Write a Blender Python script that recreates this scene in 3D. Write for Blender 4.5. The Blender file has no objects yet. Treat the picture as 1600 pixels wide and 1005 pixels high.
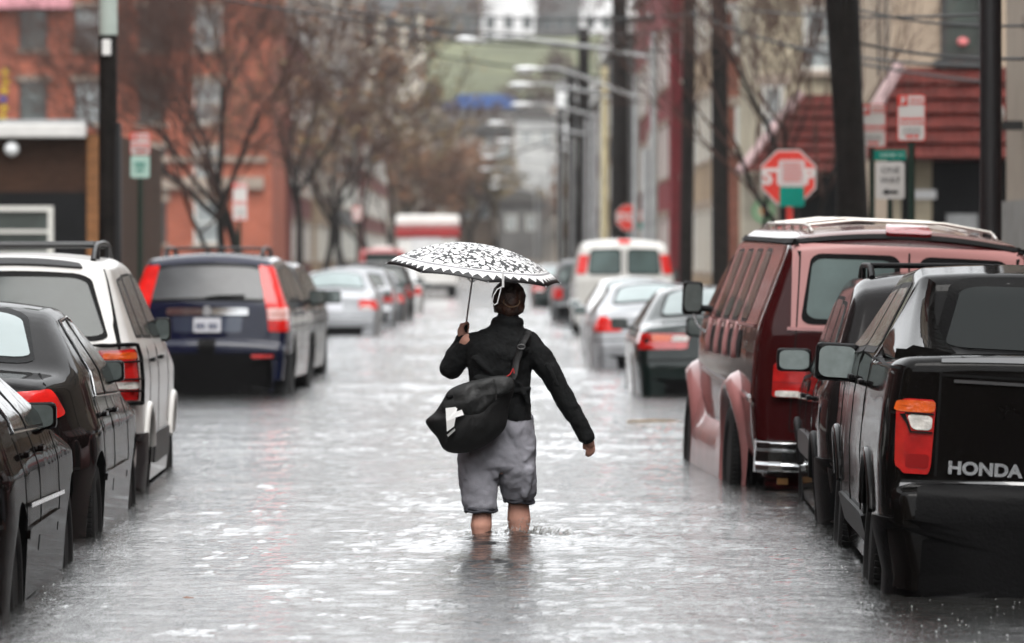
import bpy, bmesh, math, random
import numpy as np
from mathutils import Vector, Matrix, noise
R = math.radians
SC = bpy.context.scene
COL = SC.collection
F, VX, HY, EYE = 7500.0, 750.0, 400.0, 1.55      # focal length in photo pixels, vanishing point, eye height over the water
GROUND = -0.25
def X(px, d): return (px - VX) * d / F
def Z(py, d): return EYE - (py - HY) * d / F
random.seed(7); RNG = np.random.default_rng(7)

# ---------------------------------------------------------------- materials
def lin(c):
    return tuple((v / 12.92 if v <= .04045 else ((v + .055) / 1.055) ** 2.4) for v in c)
def mat(name, base, rough=.5, metal=0., coat=0., bump=None, var=0., varscale=3., spec=.5, emis=None, ior=None, alpha=None, coord='Object', coat_ior=1.5):
    m = bpy.data.materials.new(name); m.use_nodes = True
    if rough > .48 and spec == .5 and metal == 0: spec = .15
    nt = m.node_tree; b = nt.nodes['Principled BSDF']
    b.inputs['Base Color'].default_value = (*base, 1)
    b.inputs['Roughness'].default_value = rough; b.inputs['Metallic'].default_value = metal
    b.inputs['Coat Weight'].default_value = coat; b.inputs['Coat Roughness'].default_value = .05; b.inputs['Coat IOR'].default_value = coat_ior
    b.inputs['Specular IOR Level'].default_value = spec
    if ior: b.inputs['IOR'].default_value = ior
    if emis: b.inputs['Emission Color'].default_value = (*emis[:3], 1); b.inputs['Emission Strength'].default_value = emis[3]
    tc = nt.nodes.new('ShaderNodeTexCoord')
    if var > 0:
        n = nt.nodes.new('ShaderNodeTexNoise'); n.inputs['Scale'].default_value = varscale; n.inputs['Detail'].default_value = 6
        nt.links.new(tc.outputs[coord], n.inputs['Vector'])
        mx = nt.nodes.new('ShaderNodeMix'); mx.data_type = 'RGBA'
        mx.inputs[6].default_value = (*[v * (1 - var) for v in base], 1); mx.inputs[7].default_value = (*[min(1, v * (1 + var)) for v in base], 1)
        rp = nt.nodes.new('ShaderNodeMapRange'); rp.inputs[1].default_value = .3; rp.inputs[2].default_value = .7
        nt.links.new(n.outputs['Fac'], rp.inputs[0]); nt.links.new(rp.outputs[0], mx.inputs[0])
        nt.links.new(mx.outputs[2], b.inputs['Base Color'])
    if bump:
        kind, sc, st = bump[:3]
        t = nt.nodes.new({'noise': 'ShaderNodeTexNoise', 'voronoi': 'ShaderNodeTexVoronoi'}[kind])
        t.inputs['Scale'].default_value = sc
        nt.links.new(tc.outputs[coord], t.inputs['Vector'])
        bp = nt.nodes.new('ShaderNodeBump'); bp.inputs['Strength'].default_value = st; bp.inputs['Distance'].default_value = bump[3] if len(bump) > 3 else .01
        src = t.outputs['Fac'] if kind == 'noise' else t.outputs['Distance']
        if kind == 'voronoi':
            mr = nt.nodes.new('ShaderNodeMapRange'); mr.inputs[1].default_value = .02; mr.inputs[2].default_value = .22
            mr.inputs[3].default_value = 1; mr.inputs[4].default_value = 0; nt.links.new(src, mr.inputs[0]); src = mr.outputs[0]
        nt.links.new(src, bp.inputs['Height']); nt.links.new(bp.outputs[0], b.inputs['Normal'])
        if kind == 'voronoi': nt.links.new(bp.outputs[0], b.inputs['Coat Normal'])
    return m
def paint(name, base, metal=.3, rough=.32, drops=.35, dirt=.12, coat=.5, spec=.35, ci=None):
    return mat(name, base, rough, metal, coat, ('voronoi', 120, drops * .8, .0022), dirt, 2.5, spec, coat_ior=ci or (1.5 if max(base) > .15 else 1.22))
M = {}
M['black_plastic'] = mat('black_plastic', (.0035, .0035, .0038), .5, bump=('noise', 60, .2), spec=.08)
M['rubber'] = mat('rubber', (.006, .006, .006), .75, bump=('noise', 90, .4), spec=.25)
M['under'] = mat('underside', (.008, .008, .008), .9, spec=.1)
M['gap'] = mat('panel_gap', (.006, .006, .006), .7, spec=.1)
M['glass'] = mat('tinted_glass', (.010, .014, .013), .03, spec=.30, bump=('voronoi', 60, .12, .002))
M['glass_soft'] = mat('privacy_glass', (.020, .030, .028), .12, spec=.35, var=.35, varscale=2.2)
M['glass_pale'] = mat('pale_sky_glass', (.22, .27, .27), .15, spec=.6, var=.08, varscale=3)  # pale base colour stands in for sky reflected in rear windows
M['chrome'] = mat('chrome', (.58, .59, .60), .12, 1., bump=('noise', 20, .05))
M['alloy'] = mat('alloy', (.45, .46, .47), .3, 1.)
M['mirror'] = mat('mirror_glass', (.16, .19, .185), .06, .55, var=.12, varscale=25)
M['red_lens'] = mat('red_lens', (.42, .008, .007), .12, coat=1., spec=.7, bump=('noise', 30, .10), var=.35, varscale=9)
M['red_bright'] = mat('red_lens_bright', (.60, .013, .010), .15, coat=.25, spec=.3, bump=('noise', 45, .2), var=.2, varscale=10)
M['red_dark'] = mat('red_lens_dark', (.22, .008, .010), .15, coat=1., bump=('noise', 40, .3))
M['amber'] = mat('amber_lens', (.60, .09, .010), .12, coat=1., bump=('noise', 50, .25), var=.2, varscale=20)
M['clear'] = mat('clear_lens', (.62, .60, .56), .12, coat=1., bump=('noise', 60, .4), var=.3, varscale=25)
M['plate'] = mat('plate_white', (.55, .56, .60), .35, var=.1)
M['ink'] = mat('plate_ink', (.03, .04, .10), .5)
M['white'] = mat('white_paint', (.75, .75, .73), .4, var=.06)
M['mirror_pale'] = mat('pale_sky_mirror', (.20, .235, .23), .35, .2, var=.12, varscale=25)  # pale matte base replaces the bright sky a mirror would reflect
M['wood_pole'] = mat('wood_pole', (.010, .008, .007), .85, bump=('noise', 14, .8), var=.5, varscale=6)
M['dark_steel'] = mat('dark_steel', (.006, .006, .0065), .45, bump=('noise', 30, .2), var=.3)
M['galv'] = mat('galvanised_steel', (.27, .275, .275), .5, .3, var=.2, varscale=5)
M['green_post'] = mat('dark_green_post', (.012, .025, .018), .6)
M['lamp_grey'] = mat('lamp_housing', (.68, .69, .69), .45, var=.1)

# ---------------------------------------------------------------- mesh helpers
def tag(o, label=None, cat=None, group=None, kind=None):
    if label: o['label'] = label
    if cat: o['category'] = cat
    if group: o['group'] = group
    if kind: o['kind'] = kind
    return o
def empty(name, loc=(0, 0, 0), rz=0., ry=0.):
    o = bpy.data.objects.new(name, None); COL.objects.link(o)
    o.location = loc; o.rotation_euler = (0, ry, rz); o.empty_display_size = .1
    return o
def thing(name, label, cat, loc=(0, 0, 0), rz=0., group=None, ry=0.):
    return tag(empty(name, loc, rz, ry), label, cat, group)
def frame_of(d):
    d = Vector(d).normalized()
    u = d.cross(Vector((0, 0, 1)))
    if u.length < 1e-3: u = Vector((1, 0, 0))
    u.normalize(); return u, d.cross(u).normalized()
class MB:
    def __init__(s): s.v = []; s.f = []; s.sm = []
    def add(s, vs, fs, smooth=False):
        n = len(s.v); s.v += [tuple(float(c) for c in p) for p in vs]
        s.f += [tuple(i + n for i in f) for f in fs]; s.sm += [smooth] * len(fs); return s
    def box(s, c, size, rz=0., rot=None):
        hx, hy, hz = [v / 2 for v in size]
        m = rot if rot is not None else Matrix.Rotation(rz, 3, 'Z')
        vs = [Vector(c) + m @ Vector((a * hx, b * hy, d * hz)) for a in (-1, 1) for b in (-1, 1) for d in (-1, 1)]
        return s.add(vs, [(0, 1, 3, 2), (4, 6, 7, 5), (0, 4, 5, 1), (2, 3, 7, 6), (0, 2, 6, 4), (1, 5, 7, 3)])
    def tube(s, pts, r, seg=8, caps=True, smooth=True, flat=1.):
        pts = [Vector(p) for p in pts]; n = len(pts)
        rs = r if hasattr(r, '__len__') else [r] * n
        vs = []; fs = []; pu = None
        for i, p in enumerate(pts):
            d = pts[min(i + 1, n - 1)] - pts[max(i - 1, 0)]
            if d.length < 1e-9: d = Vector((0, 0, 1))
            if pu is None: u, w = frame_of(d)
            else:
                d = d.normalized(); u = pu - d * pu.dot(d)
                if u.length < 1e-4: u, w = frame_of(d)
                else: u.normalize(); w = d.cross(u)
            pu = u
            for k in range(seg):
                a = 2 * math.pi * k / seg
                vs.append(p + (u * math.cos(a) + w * math.sin(a) * flat) * rs[i])
        for i in range(n - 1):
            for k in range(seg):
                a, b = i * seg + k, i * seg + (k + 1) % seg
                fs.append((a, b, b + seg, a + seg))
        s.add(vs, fs, smooth)
        if caps: s.add(vs[:seg], [tuple(range(seg))[::-1]]); s.add(vs[-seg:], [tuple(range(seg))])
        return s
    def capsule(s, a, b, ra, rb, seg=14, rings=5):
        a, b = Vector(a), Vector(b); d = (b - a); L = d.length; d = d / L if L > 1e-6 else Vector((0, 0, 1))
        pts = []; rs = []
        for k in range(rings + 1):
            t = math.pi / 2 * k / rings; pts.append(a - d * ra * math.cos(t)); rs.append(max(ra * math.sin(t), 1e-4))
        for k in range(rings + 1):
            t = math.pi / 2 * (1 - k / rings); pts.append(b + d * rb * math.cos(t)); rs.append(max(rb * math.sin(t), 1e-4))
        return s.tube(pts, rs, seg)
    def chain(s, pts, rs, seg=14):
        for i in range(len(pts) - 1): s.capsule(pts[i], pts[i + 1], rs[i], rs[i + 1], seg)
        return s
    def ell(s, c, r, seg=16, rings=10, rot=None):
        c = Vector(c); vs = []; fs = []
        for i in range(rings + 1):
            t = math.pi * i / rings
            for k in range(seg):
                a = 2 * math.pi * k / seg
                p = Vector((r[0] * math.sin(t) * math.cos(a), r[1] * math.sin(t) * math.sin(a), r[2] * math.cos(t)))
                vs.append(c + (rot @ p if rot is not None else p))
        for i in range(rings):
            for k in range(seg):
                a, b = i * seg + k, i * seg + (k + 1) % seg; fs.append((a, a + seg, b + seg, b))
        return s.add(vs, fs, True)
    def eloft(s, secs, seg=24):
        """secs: (cx, cy, cz, rx, ry): closed body of horizontal ellipses"""
        vs = []; fs = []; n = len(secs)
        for (cx, cy, cz, rx, ry) in secs:
            for k in range(seg):
                a = 2 * math.pi * k / seg; ca, sa = math.cos(a), math.sin(a)
                e = .85
                vs.append((cx + rx * math.copysign(abs(ca) ** e, ca), cy + ry * math.copysign(abs(sa) ** e, sa), cz))
        for i in range(n - 1):
            for k in range(seg):
                a, b = i * seg + k, i * seg + (k + 1) % seg; fs.append((a, b, b + seg, a + seg))
        s.add(vs, fs, True)
        s.add(vs[:seg], [tuple(range(seg))[::-1]]); s.add(vs[-seg:], [tuple(range(seg))])
        return s
    def lathe(s, prof, c=(0, 0, 0), axis='x', seg=32, smooth=True):
        """prof: (axial, radius)"""
        vs = []; fs = []; n = len(prof); c = Vector(c)
        for (h, r) in prof:
            for k in range(seg):
                a = 2 * math.pi * k / seg; u, w = r * math.cos(a), r * math.sin(a)
                vs.append(c + Vector({'x': (h, u, w), 'y': (u, h, w), 'z': (u, w, h)}[axis]))
        for i in range(n - 1):
            for k in range(seg):
                a, b = i * seg + k, i * seg + (k + 1) % seg; fs.append((a, b, b + seg, a + seg))
        s.add(vs, fs, smooth)
        s.add(vs[:seg], [tuple(range(seg))]); s.add(vs[-seg:], [tuple(range(seg))[::-1]])
        return s
    def poly(s, pts, d):
        """extrude polygon pts by the vector d"""
        n = len(pts); a = [Vector(p) for p in pts]; b = [p + Vector(d) for p in a]
        s.add(a + b, [tuple(range(n))[::-1], tuple(range(n, 2 * n))] + [(i, (i + 1) % n, (i + 1) % n + n, i + n) for i in range(n)])
        return s
    def grid(s, P, smooth=True, wrap=False):
        P = np.asarray(P); n, m = P.shape[:2]; fs = []
        for i in range(n - 1):
            for j in range(m - 1): fs.append((i * m + j, i * m + j + 1, (i + 1) * m + j + 1, (i + 1) * m + j))
        return s.add(P.reshape(-1, 3), fs, smooth)
    def build(s, name, material, parent=None, bevel=0., label=None, fix=True):
        me = bpy.data.meshes.new(name); me.from_pydata(s.v, [], s.f)
        me.polygons.foreach_set('use_smooth', s.sm)
        if material: me.materials.append(material)
        if fix and len(s.f) < 60000:
            bm = bmesh.new(); bm.from_mesh(me); bmesh.ops.recalc_face_normals(bm, faces=bm.faces); bm.to_mesh(me); bm.free()
        me.update()
        o = bpy.data.objects.new(name, me); COL.objects.link(o)
        if parent: o.parent = parent
        if bevel > 0:
            md = o.modifiers.new('bevel', 'BEVEL'); md.width = bevel; md.segments = 2; md.limit_method = 'ANGLE'
        if label: o['label'] = label
        return o
def fast_grid(name, P, material, parent=None):
    P = np.asarray(P, dtype=np.float32); n, m = P.shape[:2]
    me = bpy.data.meshes.new(name)
    idx = np.arange(n * m).reshape(n, m)
    q = np.stack([idx[:-1, :-1], idx[:-1, 1:], idx[1:, 1:], idx[1:, :-1]], -1).reshape(-1, 4)
    me.vertices.add(n * m); me.vertices.foreach_set('co', P.reshape(-1))
    me.loops.add(q.size); me.loops.foreach_set('vertex_index', q.reshape(-1).astype(np.int32))
    me.polygons.add(len(q)); me.polygons.foreach_set('loop_start', (np.arange(len(q)) * 4).astype(np.int32))
    me.polygons.foreach_set('use_smooth', np.ones(len(q), dtype=bool))
    me.update(calc_edges=True); me.materials.append(material)
    o = bpy.data.objects.new(name, me); COL.objects.link(o); o.parent = parent
    return o
def remeshed(mb, name, material, parent=None, voxel=.008, smooth=6, label=None):
    o = mb.build('tmp', material)
    md = o.modifiers.new('r', 'REMESH'); md.mode = 'VOXEL'; md.voxel_size = voxel; md.use_smooth_shade = True
    sm = o.modifiers.new('s', 'SMOOTH'); sm.iterations = smooth; sm.factor = .5
    dg = bpy.context.evaluated_depsgraph_get(); dg.update()
    me = bpy.data.meshes.new_from_object(o.evaluated_get(dg)); me.name = name
    bpy.data.objects.remove(o)
    if not me.materials: me.materials.append(material)
    n = bpy.data.objects.new(name, me); COL.objects.link(n); n.parent = parent
    if label: n['label'] = label
    return n
def text_mesh(name, body, size, material, parent, loc, rot, depth=.004, squash=1., bold=0., space=1.):
    c = bpy.data.curves.new(name, 'FONT'); c.body = body; c.size = size; c.extrude = depth; c.align_x = 'CENTER'; c.align_y = 'CENTER'
    c.offset = bold; c.space_character = space
    t = bpy.data.objects.new('tmp', c); COL.objects.link(t)
    dg = bpy.context.evaluated_depsgraph_get(); me = bpy.data.meshes.new_from_object(t.evaluated_get(dg)); bpy.data.objects.remove(t)
    me.transform(Matrix.Diagonal((squash, 1, 1, 1))); me.materials.clear(); me.materials.append(material)
    o = bpy.data.objects.new(name, me); COL.objects.link(o); o.parent = parent; o.location = loc; o.rotation_euler = rot
    return o

# ---------------------------------------------------------------- vehicle shell
def fillet(pts, c0=.07):
    out = []
    P = [np.array(p[:2], float) for p in pts]
    for i, p in enumerate(P):
        if i in (0, len(P) - 1): out.append(p); continue
        c = pts[i][2] if len(pts[i]) > 2 else c0
        a, b = P[i - 1] - p, P[i + 1] - p
        la, lb = np.linalg.norm(a), np.linalg.norm(b); c = min(c, la * .48, lb * .48)
        q0, q1 = p + a / la * c, p + b / lb * c
        for t in np.linspace(0, 1, 6): out.append((1 - t) ** 2 * q0 + 2 * t * (1 - t) * p + t * t * q1)
    return np.array(out)
class Shell:
    def __init__(s, outline, W, sect, rear=(.5, .05), front=(.8, .14), sill=.28, arch=(), r=.07, crown=.035, rcrown=.05, ds=.02):
        o = fillet(outline)
        for i in range(1, len(o)): o[i, 0] = max(o[i, 0], o[i - 1, 0] + 5e-4)
        L = np.r_[0, np.cumsum(np.hypot(*np.diff(o, axis=0).T))]
        n = int(L[-1] / ds); t = np.linspace(0, L[-1], n)
        s.o = np.c_[np.interp(t, L, o[:, 0]), np.interp(t, L, o[:, 1])]
        d = np.gradient(s.o, axis=0); d /= np.linalg.norm(d, axis=1)[:, None]
        s.n = np.c_[-d[:, 1], d[:, 0]]
        s.W, s.sect, s.rear, s.front, s.sill, s.arch, s.r, s.crown, s.rcrown = W, np.array(sect, float), rear, front, sill, arch, r, crown, rcrown
        s.L = s.o[-1, 0]; s.top = int(np.argmax(s.o[:, 1]))
        s.A = s.o[:-1]; s.D = s.o[1:] - s.A; s.D2 = (s.D ** 2).sum(1) + 1e-12
        s.mono = np.maximum.accumulate(s.o[:s.top + 1, 1]) + np.arange(s.top + 1) * 1e-7
    def w0(s, y, z):
        w = s.W / 2 + np.interp(z, s.sect[:, 0], s.sect[:, 1])
        a = np.clip((s.rear[0] - y) / s.rear[0], 0, 1); b = np.clip((y - (s.L - s.front[0])) / s.front[0], 0, 1)
        return w - s.rear[1] * a * a - s.front[1] * b * b
    def dist(s, y, z):
        q = np.stack([y, z], -1)[..., None, :]; v = q - s.A
        t = np.clip((v * s.D).sum(-1) / s.D2, 0, 1)
        return np.sqrt(((v - t[..., None] * s.D) ** 2).sum(-1)).min(-1)
    def w(s, y, z):
        y = np.asarray(y, float); z = np.asarray(z, float); sh = y.shape; y = y.reshape(-1); z = z.reshape(-1)
        d = np.concatenate([s.dist(y[i:i + 1500], z[i:i + 1500]) for i in range(0, len(y), 1500)])
        k = 1 - np.minimum(d / s.r, 1)
        return (s.w0(y, z) - s.r * (1 - np.sqrt(np.maximum(0, 1 - k * k)))).reshape(sh)
    def zb(s, y):
        y = np.asarray(y, float); z = np.full(y.shape, s.sill)
        for (yw, zc, Rr) in s.arch:
            t = Rr ** 2 - (y - yw) ** 2; z = np.where(t > 0, np.maximum(z, zc + np.sqrt(np.maximum(t, 0))), z)
        return z
    def body(s, material, parent, name='body'):
        mb = MB(); N = len(s.o); y = s.o[:, 0]; zt = s.o[:, 1]
        zb = np.minimum(s.zb(y), zt - .004)
        da = np.array([0, .004, .012, .024, .04, .06, .09, .13, .18]); nl = 16
        Zs = []
        for i in range(N):
            H = zt[i] - zb[i]; d = da * min(1, H / .4)
            Zs.append(np.r_[zt[i] - d, np.linspace(zt[i] - d[-1], zb[i], nl + 1)[1:]])
        Zs = np.array(Zs); Y = np.repeat(y[:, None], Zs.shape[1], 1)
        Wd = np.maximum(s.w(Y, Zs), .05)
        for sg in (-1, 1): mb.grid(np.stack([sg * Wd, Y, Zs], -1))
        xe = Wd[:, 0]; k = np.linspace(-1, 1, 15)
        c = s.rcrown * np.abs(s.n[:, 0]) + s.crown * np.abs(s.n[:, 1])
        off = c[:, None] * (1 - k[None] ** 2)
        P = np.stack([xe[:, None] * k[None], y[:, None] + s.n[:, :1] * off, zt[:, None] + s.n[:, 1:] * off], -1)
        mb.grid(P)
        ex = Wd[:, -1]; P = np.stack([ex[:, None] * k[None], np.repeat(y[:, None], 15, 1), np.repeat(zb[:, None], 15, 1)], -1)
        o = mb.build(name, material, parent, fix=False)
        bm = bmesh.new(); bm.from_mesh(o.data); bmesh.ops.remove_doubles(bm, verts=bm.verts, dist=.0005)
        bmesh.ops.recalc_face_normals(bm, faces=bm.faces); bm.to_mesh(o.data); bm.free()
        mb2 = MB().grid(P); mb2.build('underbody', M['under'], parent)
        s.xe = xe
        return o
    # surface maps
    def side(s, sg):
        def fn(y, z, off):
            e = .004; w = float(s.w(np.array([y]), np.array([z]))[0])
            wy = (float(s.w(np.array([y + e]), np.array([z]))[0]) - float(s.w(np.array([y - e]), np.array([z]))[0])) / (2 * e)
            wz = (float(s.w(np.array([y]), np.array([z + e]))[0]) - float(s.w(np.array([y]), np.array([z - e]))[0])) / (2 * e)
            wy = max(-2, min(2, wy)); wz = max(-2, min(2, wz))
            n = Vector((1, -wy, -wz)).normalized()
            return (sg * (w + n.x * off), y + n.y * off, z + n.z * off)
        return fn
    def at_z(s, z):
        i = np.interp(z, s.mono, np.arange(s.top + 1)); return i
    def interp(s, i):
        j = np.arange(len(s.o)); return (np.interp(i, j, s.o[:, 0]), np.interp(i, j, s.o[:, 1]), np.interp(i, j, s.n[:, 0]), np.interp(i, j, s.n[:, 1]), np.interp(i, j, s.xe))
    def rearf(s):
        def fn(x, z, off):
            y0, z0, ny, nz, xe = s.interp(s.at_z(z)); k = max(-1, min(1, x / xe))
            if abs(x) > xe:
                return s.side(math.copysign(1, x))(y0 + (abs(x) - xe) + .001, z, off)
            c = s.rcrown * abs(ny) + s.crown * abs(nz); h = c * (1 - k * k) + off
            bl = max(0., min(1., (abs(x) - xe + .05) / .05)) * .7 * off      # lean outward at the corner
            return (x + math.copysign(bl, x), y0 + ny * h, z0 + nz * h)
        return fn
    def topf(s):
        """(x, y) on the upper outline"""
        def fn(x, y, off):
            i = np.interp(y, s.o[:, 0], np.arange(len(s.o))); y0, z0, ny, nz, xe = s.interp(i); k = max(-1, min(1, x / xe))
            c = s.rcrown * abs(ny) + s.crown * abs(nz); h = c * (1 - k * k) + off
            return (x, y0 + ny * h, z0 + nz * h)
        return fn
    def wrap(s, sg):
        """(u, z): u > 0 inward from the rear corner, u < 0 forward along the side"""
        rf = s.rearf()
        def fn(u, z, off):
            xe = s.interp(s.at_z(z))[4]; return rf(sg * (xe - u), z, off)
        return fn
def patch(mb, fn, q, rad=.12, off=.004, thick=.02, rings=5, m=10, smooth=True):
    """rounded quad on a surface; q = four (a, b) corners in order"""
    q = [Vector((*c, 0)) for c in q]
    def bil(u, v): p = q[0] * (1 - u) * (1 - v) + q[1] * u * (1 - v) + q[2] * u * v + q[3] * (1 - u) * v; return p.x, p.y
    B = []
    cs = [(rad, rad, math.pi), (1 - rad, rad, -math.pi / 2), (1 - rad, 1 - rad, 0), (rad, 1 - rad, math.pi / 2)]
    for ci, (cx, cy, a0) in enumerate(cs):
        for k in range(5): a = a0 + k * math.pi / 8; B.append((cx + rad * math.cos(a), cy + rad * math.sin(a)))
        nx = cs[(ci + 1) % 4]; e = (nx[0] + rad * math.cos(nx[2]), nx[1] + rad * math.sin(nx[2])); st = B[-1]
        for k in range(1, m): B.append((st[0] + (e[0] - st[0]) * k / m, st[1] + (e[1] - st[1]) * k / m))
    n = len(B); vs = [fn(*bil(.5, .5), off)]; fs = []
    for r in range(1, rings + 1):
        t = r / rings
        for (u, v) in B: vs.append(fn(*bil(.5 + (u - .5) * t, .5 + (v - .5) * t), off))
    for k in range(n): fs.append((0, 1 + k, 1 + (k + 1) % n))
    for r in range(rings - 1):
        for k in range(n):
            a, b = 1 + r * n + k, 1 + r * n + (k + 1) % n; fs.append((a, a + n, b + n, b))
    base = len(vs) - n
    for (u, v) in B: vs.append(fn(*bil(u, v), off - thick))
    mb.add(vs, fs, smooth)
    sk = [(base + k, base + n + k, base + n + (k + 1) % n, base + (k + 1) % n) for k in range(n)]
    mb.add(vs, sk, False)
    return mb
def strip(mb, fn, pts, wd, off=.0025, step=.04):
    """ribbon with thickness along a path on a surface"""
    P = []
    for i in range(len(pts) - 1):
        a, b = Vector((*pts[i], 0)), Vector((*pts[i + 1], 0)); n = max(1, int((b - a).length / step))
        for k in range(n + (i == len(pts) - 2)): P.append(a + (b - a) * k / n)
    rows = []
    for i, p in enumerate(P):
        d = (P[min(i + 1, len(P) - 1)] - P[max(i - 1, 0)]).normalized(); nrm = Vector((-d.y, d.x, 0)) * wd / 2
        rows.append([fn(p.x - nrm.x, p.y - nrm.y, off - .012), fn(p.x - nrm.x, p.y - nrm.y, off), fn(p.x + nrm.x, p.y + nrm.y, off), fn(p.x + nrm.x, p.y + nrm.y, off - .012)])
    return mb.grid(rows, smooth=False)
def wheel(root, x, y, Rr, wd=.22, seg=40, rim=None, detail=True):
    sg = math.copysign(1, x); w = MB(); c = (x - sg * wd / 2, y, Rr); h = wd / 2; ri = Rr * .62
    t = MB()
    prof = [(-h * .85, ri), (-h, ri + .02), (-h, Rr * .88), (-h * .85, Rr * .965), (-h * .7, Rr)]
    if detail:
        for g in (-.45, 0, .45): prof += [(g * h - .008, Rr), (g * h - .006, Rr - .01), (g * h + .006, Rr - .01), (g * h + .008, Rr)]
    prof += [(h * .7, Rr), (h * .85, Rr * .965), (h, Rr * .88), (h, ri + .02), (h * .85, ri)]
    t.lathe(prof, c, 'x', seg)
    if detail:
        for k in range(72):
            a = 2 * math.pi * k / 72
            for gx in (-.72, .72):
                t.box((c[0] + gx * h, y + (Rr - .004) * math.cos(a), Rr + (Rr - .004) * math.sin(a)), (.035, .018, .016), rot=Matrix.Rotation(a, 3, 'X'))
    w.lathe([(sg * h * .2, .02), (sg * h * .75, .05), (sg * h * .7, ri * .3), (sg * h * .35, ri * .4), (sg * h * .3, ri * .9), (sg * h * .8, ri * .98), (sg * h * .85, ri), (-sg * h * .8, ri)], c, 'x', seg)
    for k in range(6):
        a = 2 * math.pi * k / 6
        w.box((c[0] + sg * h * .62, y + ri * .55 * math.cos(a), Rr + ri * .55 * math.sin(a)), (.03, ri * .95, .05), rot=Matrix.Rotation(a, 3, 'X'))
    o = w.build('wheel', rim or M['alloy'], root); t.build('tyre', M['rubber'], o)
    return o
def mirror(root, x, y, z, w, h, housing, sg=-1, gm=None):
    b = MB(); b.box((x, y, z), (w, .11, h)); b.box((x - sg * (w / 2 + .05), y + .02, z - h * .3), (.16, .06, .05))
    o = b.build('mirror', housing, root, bevel=min(h, w) * .3)
    fn = lambda a, c, off: (x + a, y - .056 - off, z + c)
    g = patch(MB(), fn, [(-w * .43, -h * .40), (w * .43, -h * .40), (w * .43, h * .42), (-w * .43, h * .42)], .25, .003, .012)
    g.build('mirror_glass', gm or M['mirror'], o)
    return o
def plate(sh, root, x, z, w=.31, h=.16, txt=None):
    fn = sh.rearf()
    b = patch(MB(), fn, [(x - w / 2, z - h / 2), (x + w / 2, z - h / 2), (x + w / 2, z + h / 2), (x - w / 2, z + h / 2)], .08, .012, .02, 2, 2)
    o = b.build('license_plate', M['plate'], root)
    p = fn(x, z, .016)
    if txt: text_mesh('plate_text', txt, .085, M['ink'], o, p, (R(90), 0, 0), .001, .75)
    return o
# ---------------------------------------------------------------- vehicles
def place(name, label, cat, xleft, dist, half, yaw=0., roll=0., group=None, z=GROUND, side=-1):
    """root on the road under the middle of the rear bumper; xleft = world x of the named rear corner"""
    return thing(name, label, cat, (xleft - side * half, dist, z), -R(yaw), group, R(roll))
def panes(sh, root, quads, sides=(-1, 1), m=None, frame=.018, rad=.08, name='window', both=True):
    for sg in sides:
        fn = sh.side(sg)
        for q in quads:
            cy = sum(p[0] for p in q) / 4; cz = sum(p[1] for p in q) / 4
            g = [(p[0] + math.copysign(frame, p[0] - cy), p[1] + math.copysign(frame, p[1] - cz)) for p in q]
            o = patch(MB(), fn, g, rad, .003, .015, 3, 6).build('window_frame', M['black_plastic'], root)
            patch(MB(), fn, q, rad, .006, .015, 4, 6).build(name, m or M['glass'], o)
def rear_glass(sh, root, q, m=None, frame=.03, rad=.1):
    fn = sh.rearf(); cx = sum(p[0] for p in q) / 4; cz = sum(p[1] for p in q) / 4
    g = [(p[0] + math.copysign(frame, p[0] - cx), p[1] + math.copysign(frame, p[1] - cz)) for p in q]
    o = patch(MB(), fn, g, rad, .003, .02, 4, 10).build('rear_window_frame', M['black_plastic'], root)
    return patch(MB(), fn, q, rad, .006, .02, 6, 12).build('rear_window', m or M['glass'], o)
def sym(x0, x1, z0, z1, x0t=None):
    return [(-x0, z0), (x0, z0), (x1, z1), (-x1, z1)]
def wheels(root, W, ys, r, detail=True, wd=.22, rim=None, inset=.03):
    for y in ys:
        for sg in (-1, 1): wheel(root, sg * (W / 2 - inset), y, r, wd, 40 if detail else 20, rim, detail)
def gap(sh, root, fn, pts, wd=.008, mb=None):
    strip(MB(), fn, pts, wd).build('panel_gap', M['gap'], root)
def handle(sh, root, sg, y, z, m):
    p = sh.side(sg)(y, z, .022); q = sh.side(sg)(y, z, .0)
    b = MB().box(p, (.028, .18, .028)); b.box(((p[0] + q[0]) / 2, y - .07, z), (.05, .03, .02)); b.box(((p[0] + q[0]) / 2, y + .07, z), (.05, .03, .02))
    b.build('door_handle', m, root, bevel=.008)
def arch_trim(sh, root, m, w=.03, rad=.025, y0=-1e9, sides=(-1, 1), a0=8, a1=172):
    for (yw, zc, Rr) in sh.arch:
        for sg in sides:
            P = []; fn = sh.side(sg)
            for k in range(17):
                a = R(a0 + (a1 - a0) * k / 16); P.append(fn(yw - (Rr + w * .4) * math.cos(a), max(sh.sill + .01, zc + (Rr + w * .4) * math.sin(a)), .0))
            MB().tube(P, w, 8, flat=1.).build('fender_flare', m, root)
def rack(sh, root, x, y0, y1, h=.06, m=None, cross=(), zr=None):
    f = sh.topf(); b = MB()
    for sg in (-1, 1):
        P = []
        for k in range(9):
            y = y0 + (y1 - y0) * k / 8; p = f(sg * x, y, 0); e = min(1, min(k, 8 - k) / 1.2)
            P.append((p[0], p[1], p[2] + h * e))
        b.tube(P, .018, 8)
        for k in (2, 6): p = f(sg * x, y0 + (y1 - y0) * k / 8, 0); b.box((p[0], p[1], p[2] + h * .45), (.025, .07, h))
    for y in cross:
        p = f(0, y, 0); b.tube([(-x, y, f(x, y, 0)[2] + h), (0, y, f(x, y, 0)[2] + h + .01), (x, y, f(x, y, 0)[2] + h)], .016, 8)
    b.build('roof_rack', m or M['black_plastic'], root)
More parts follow.
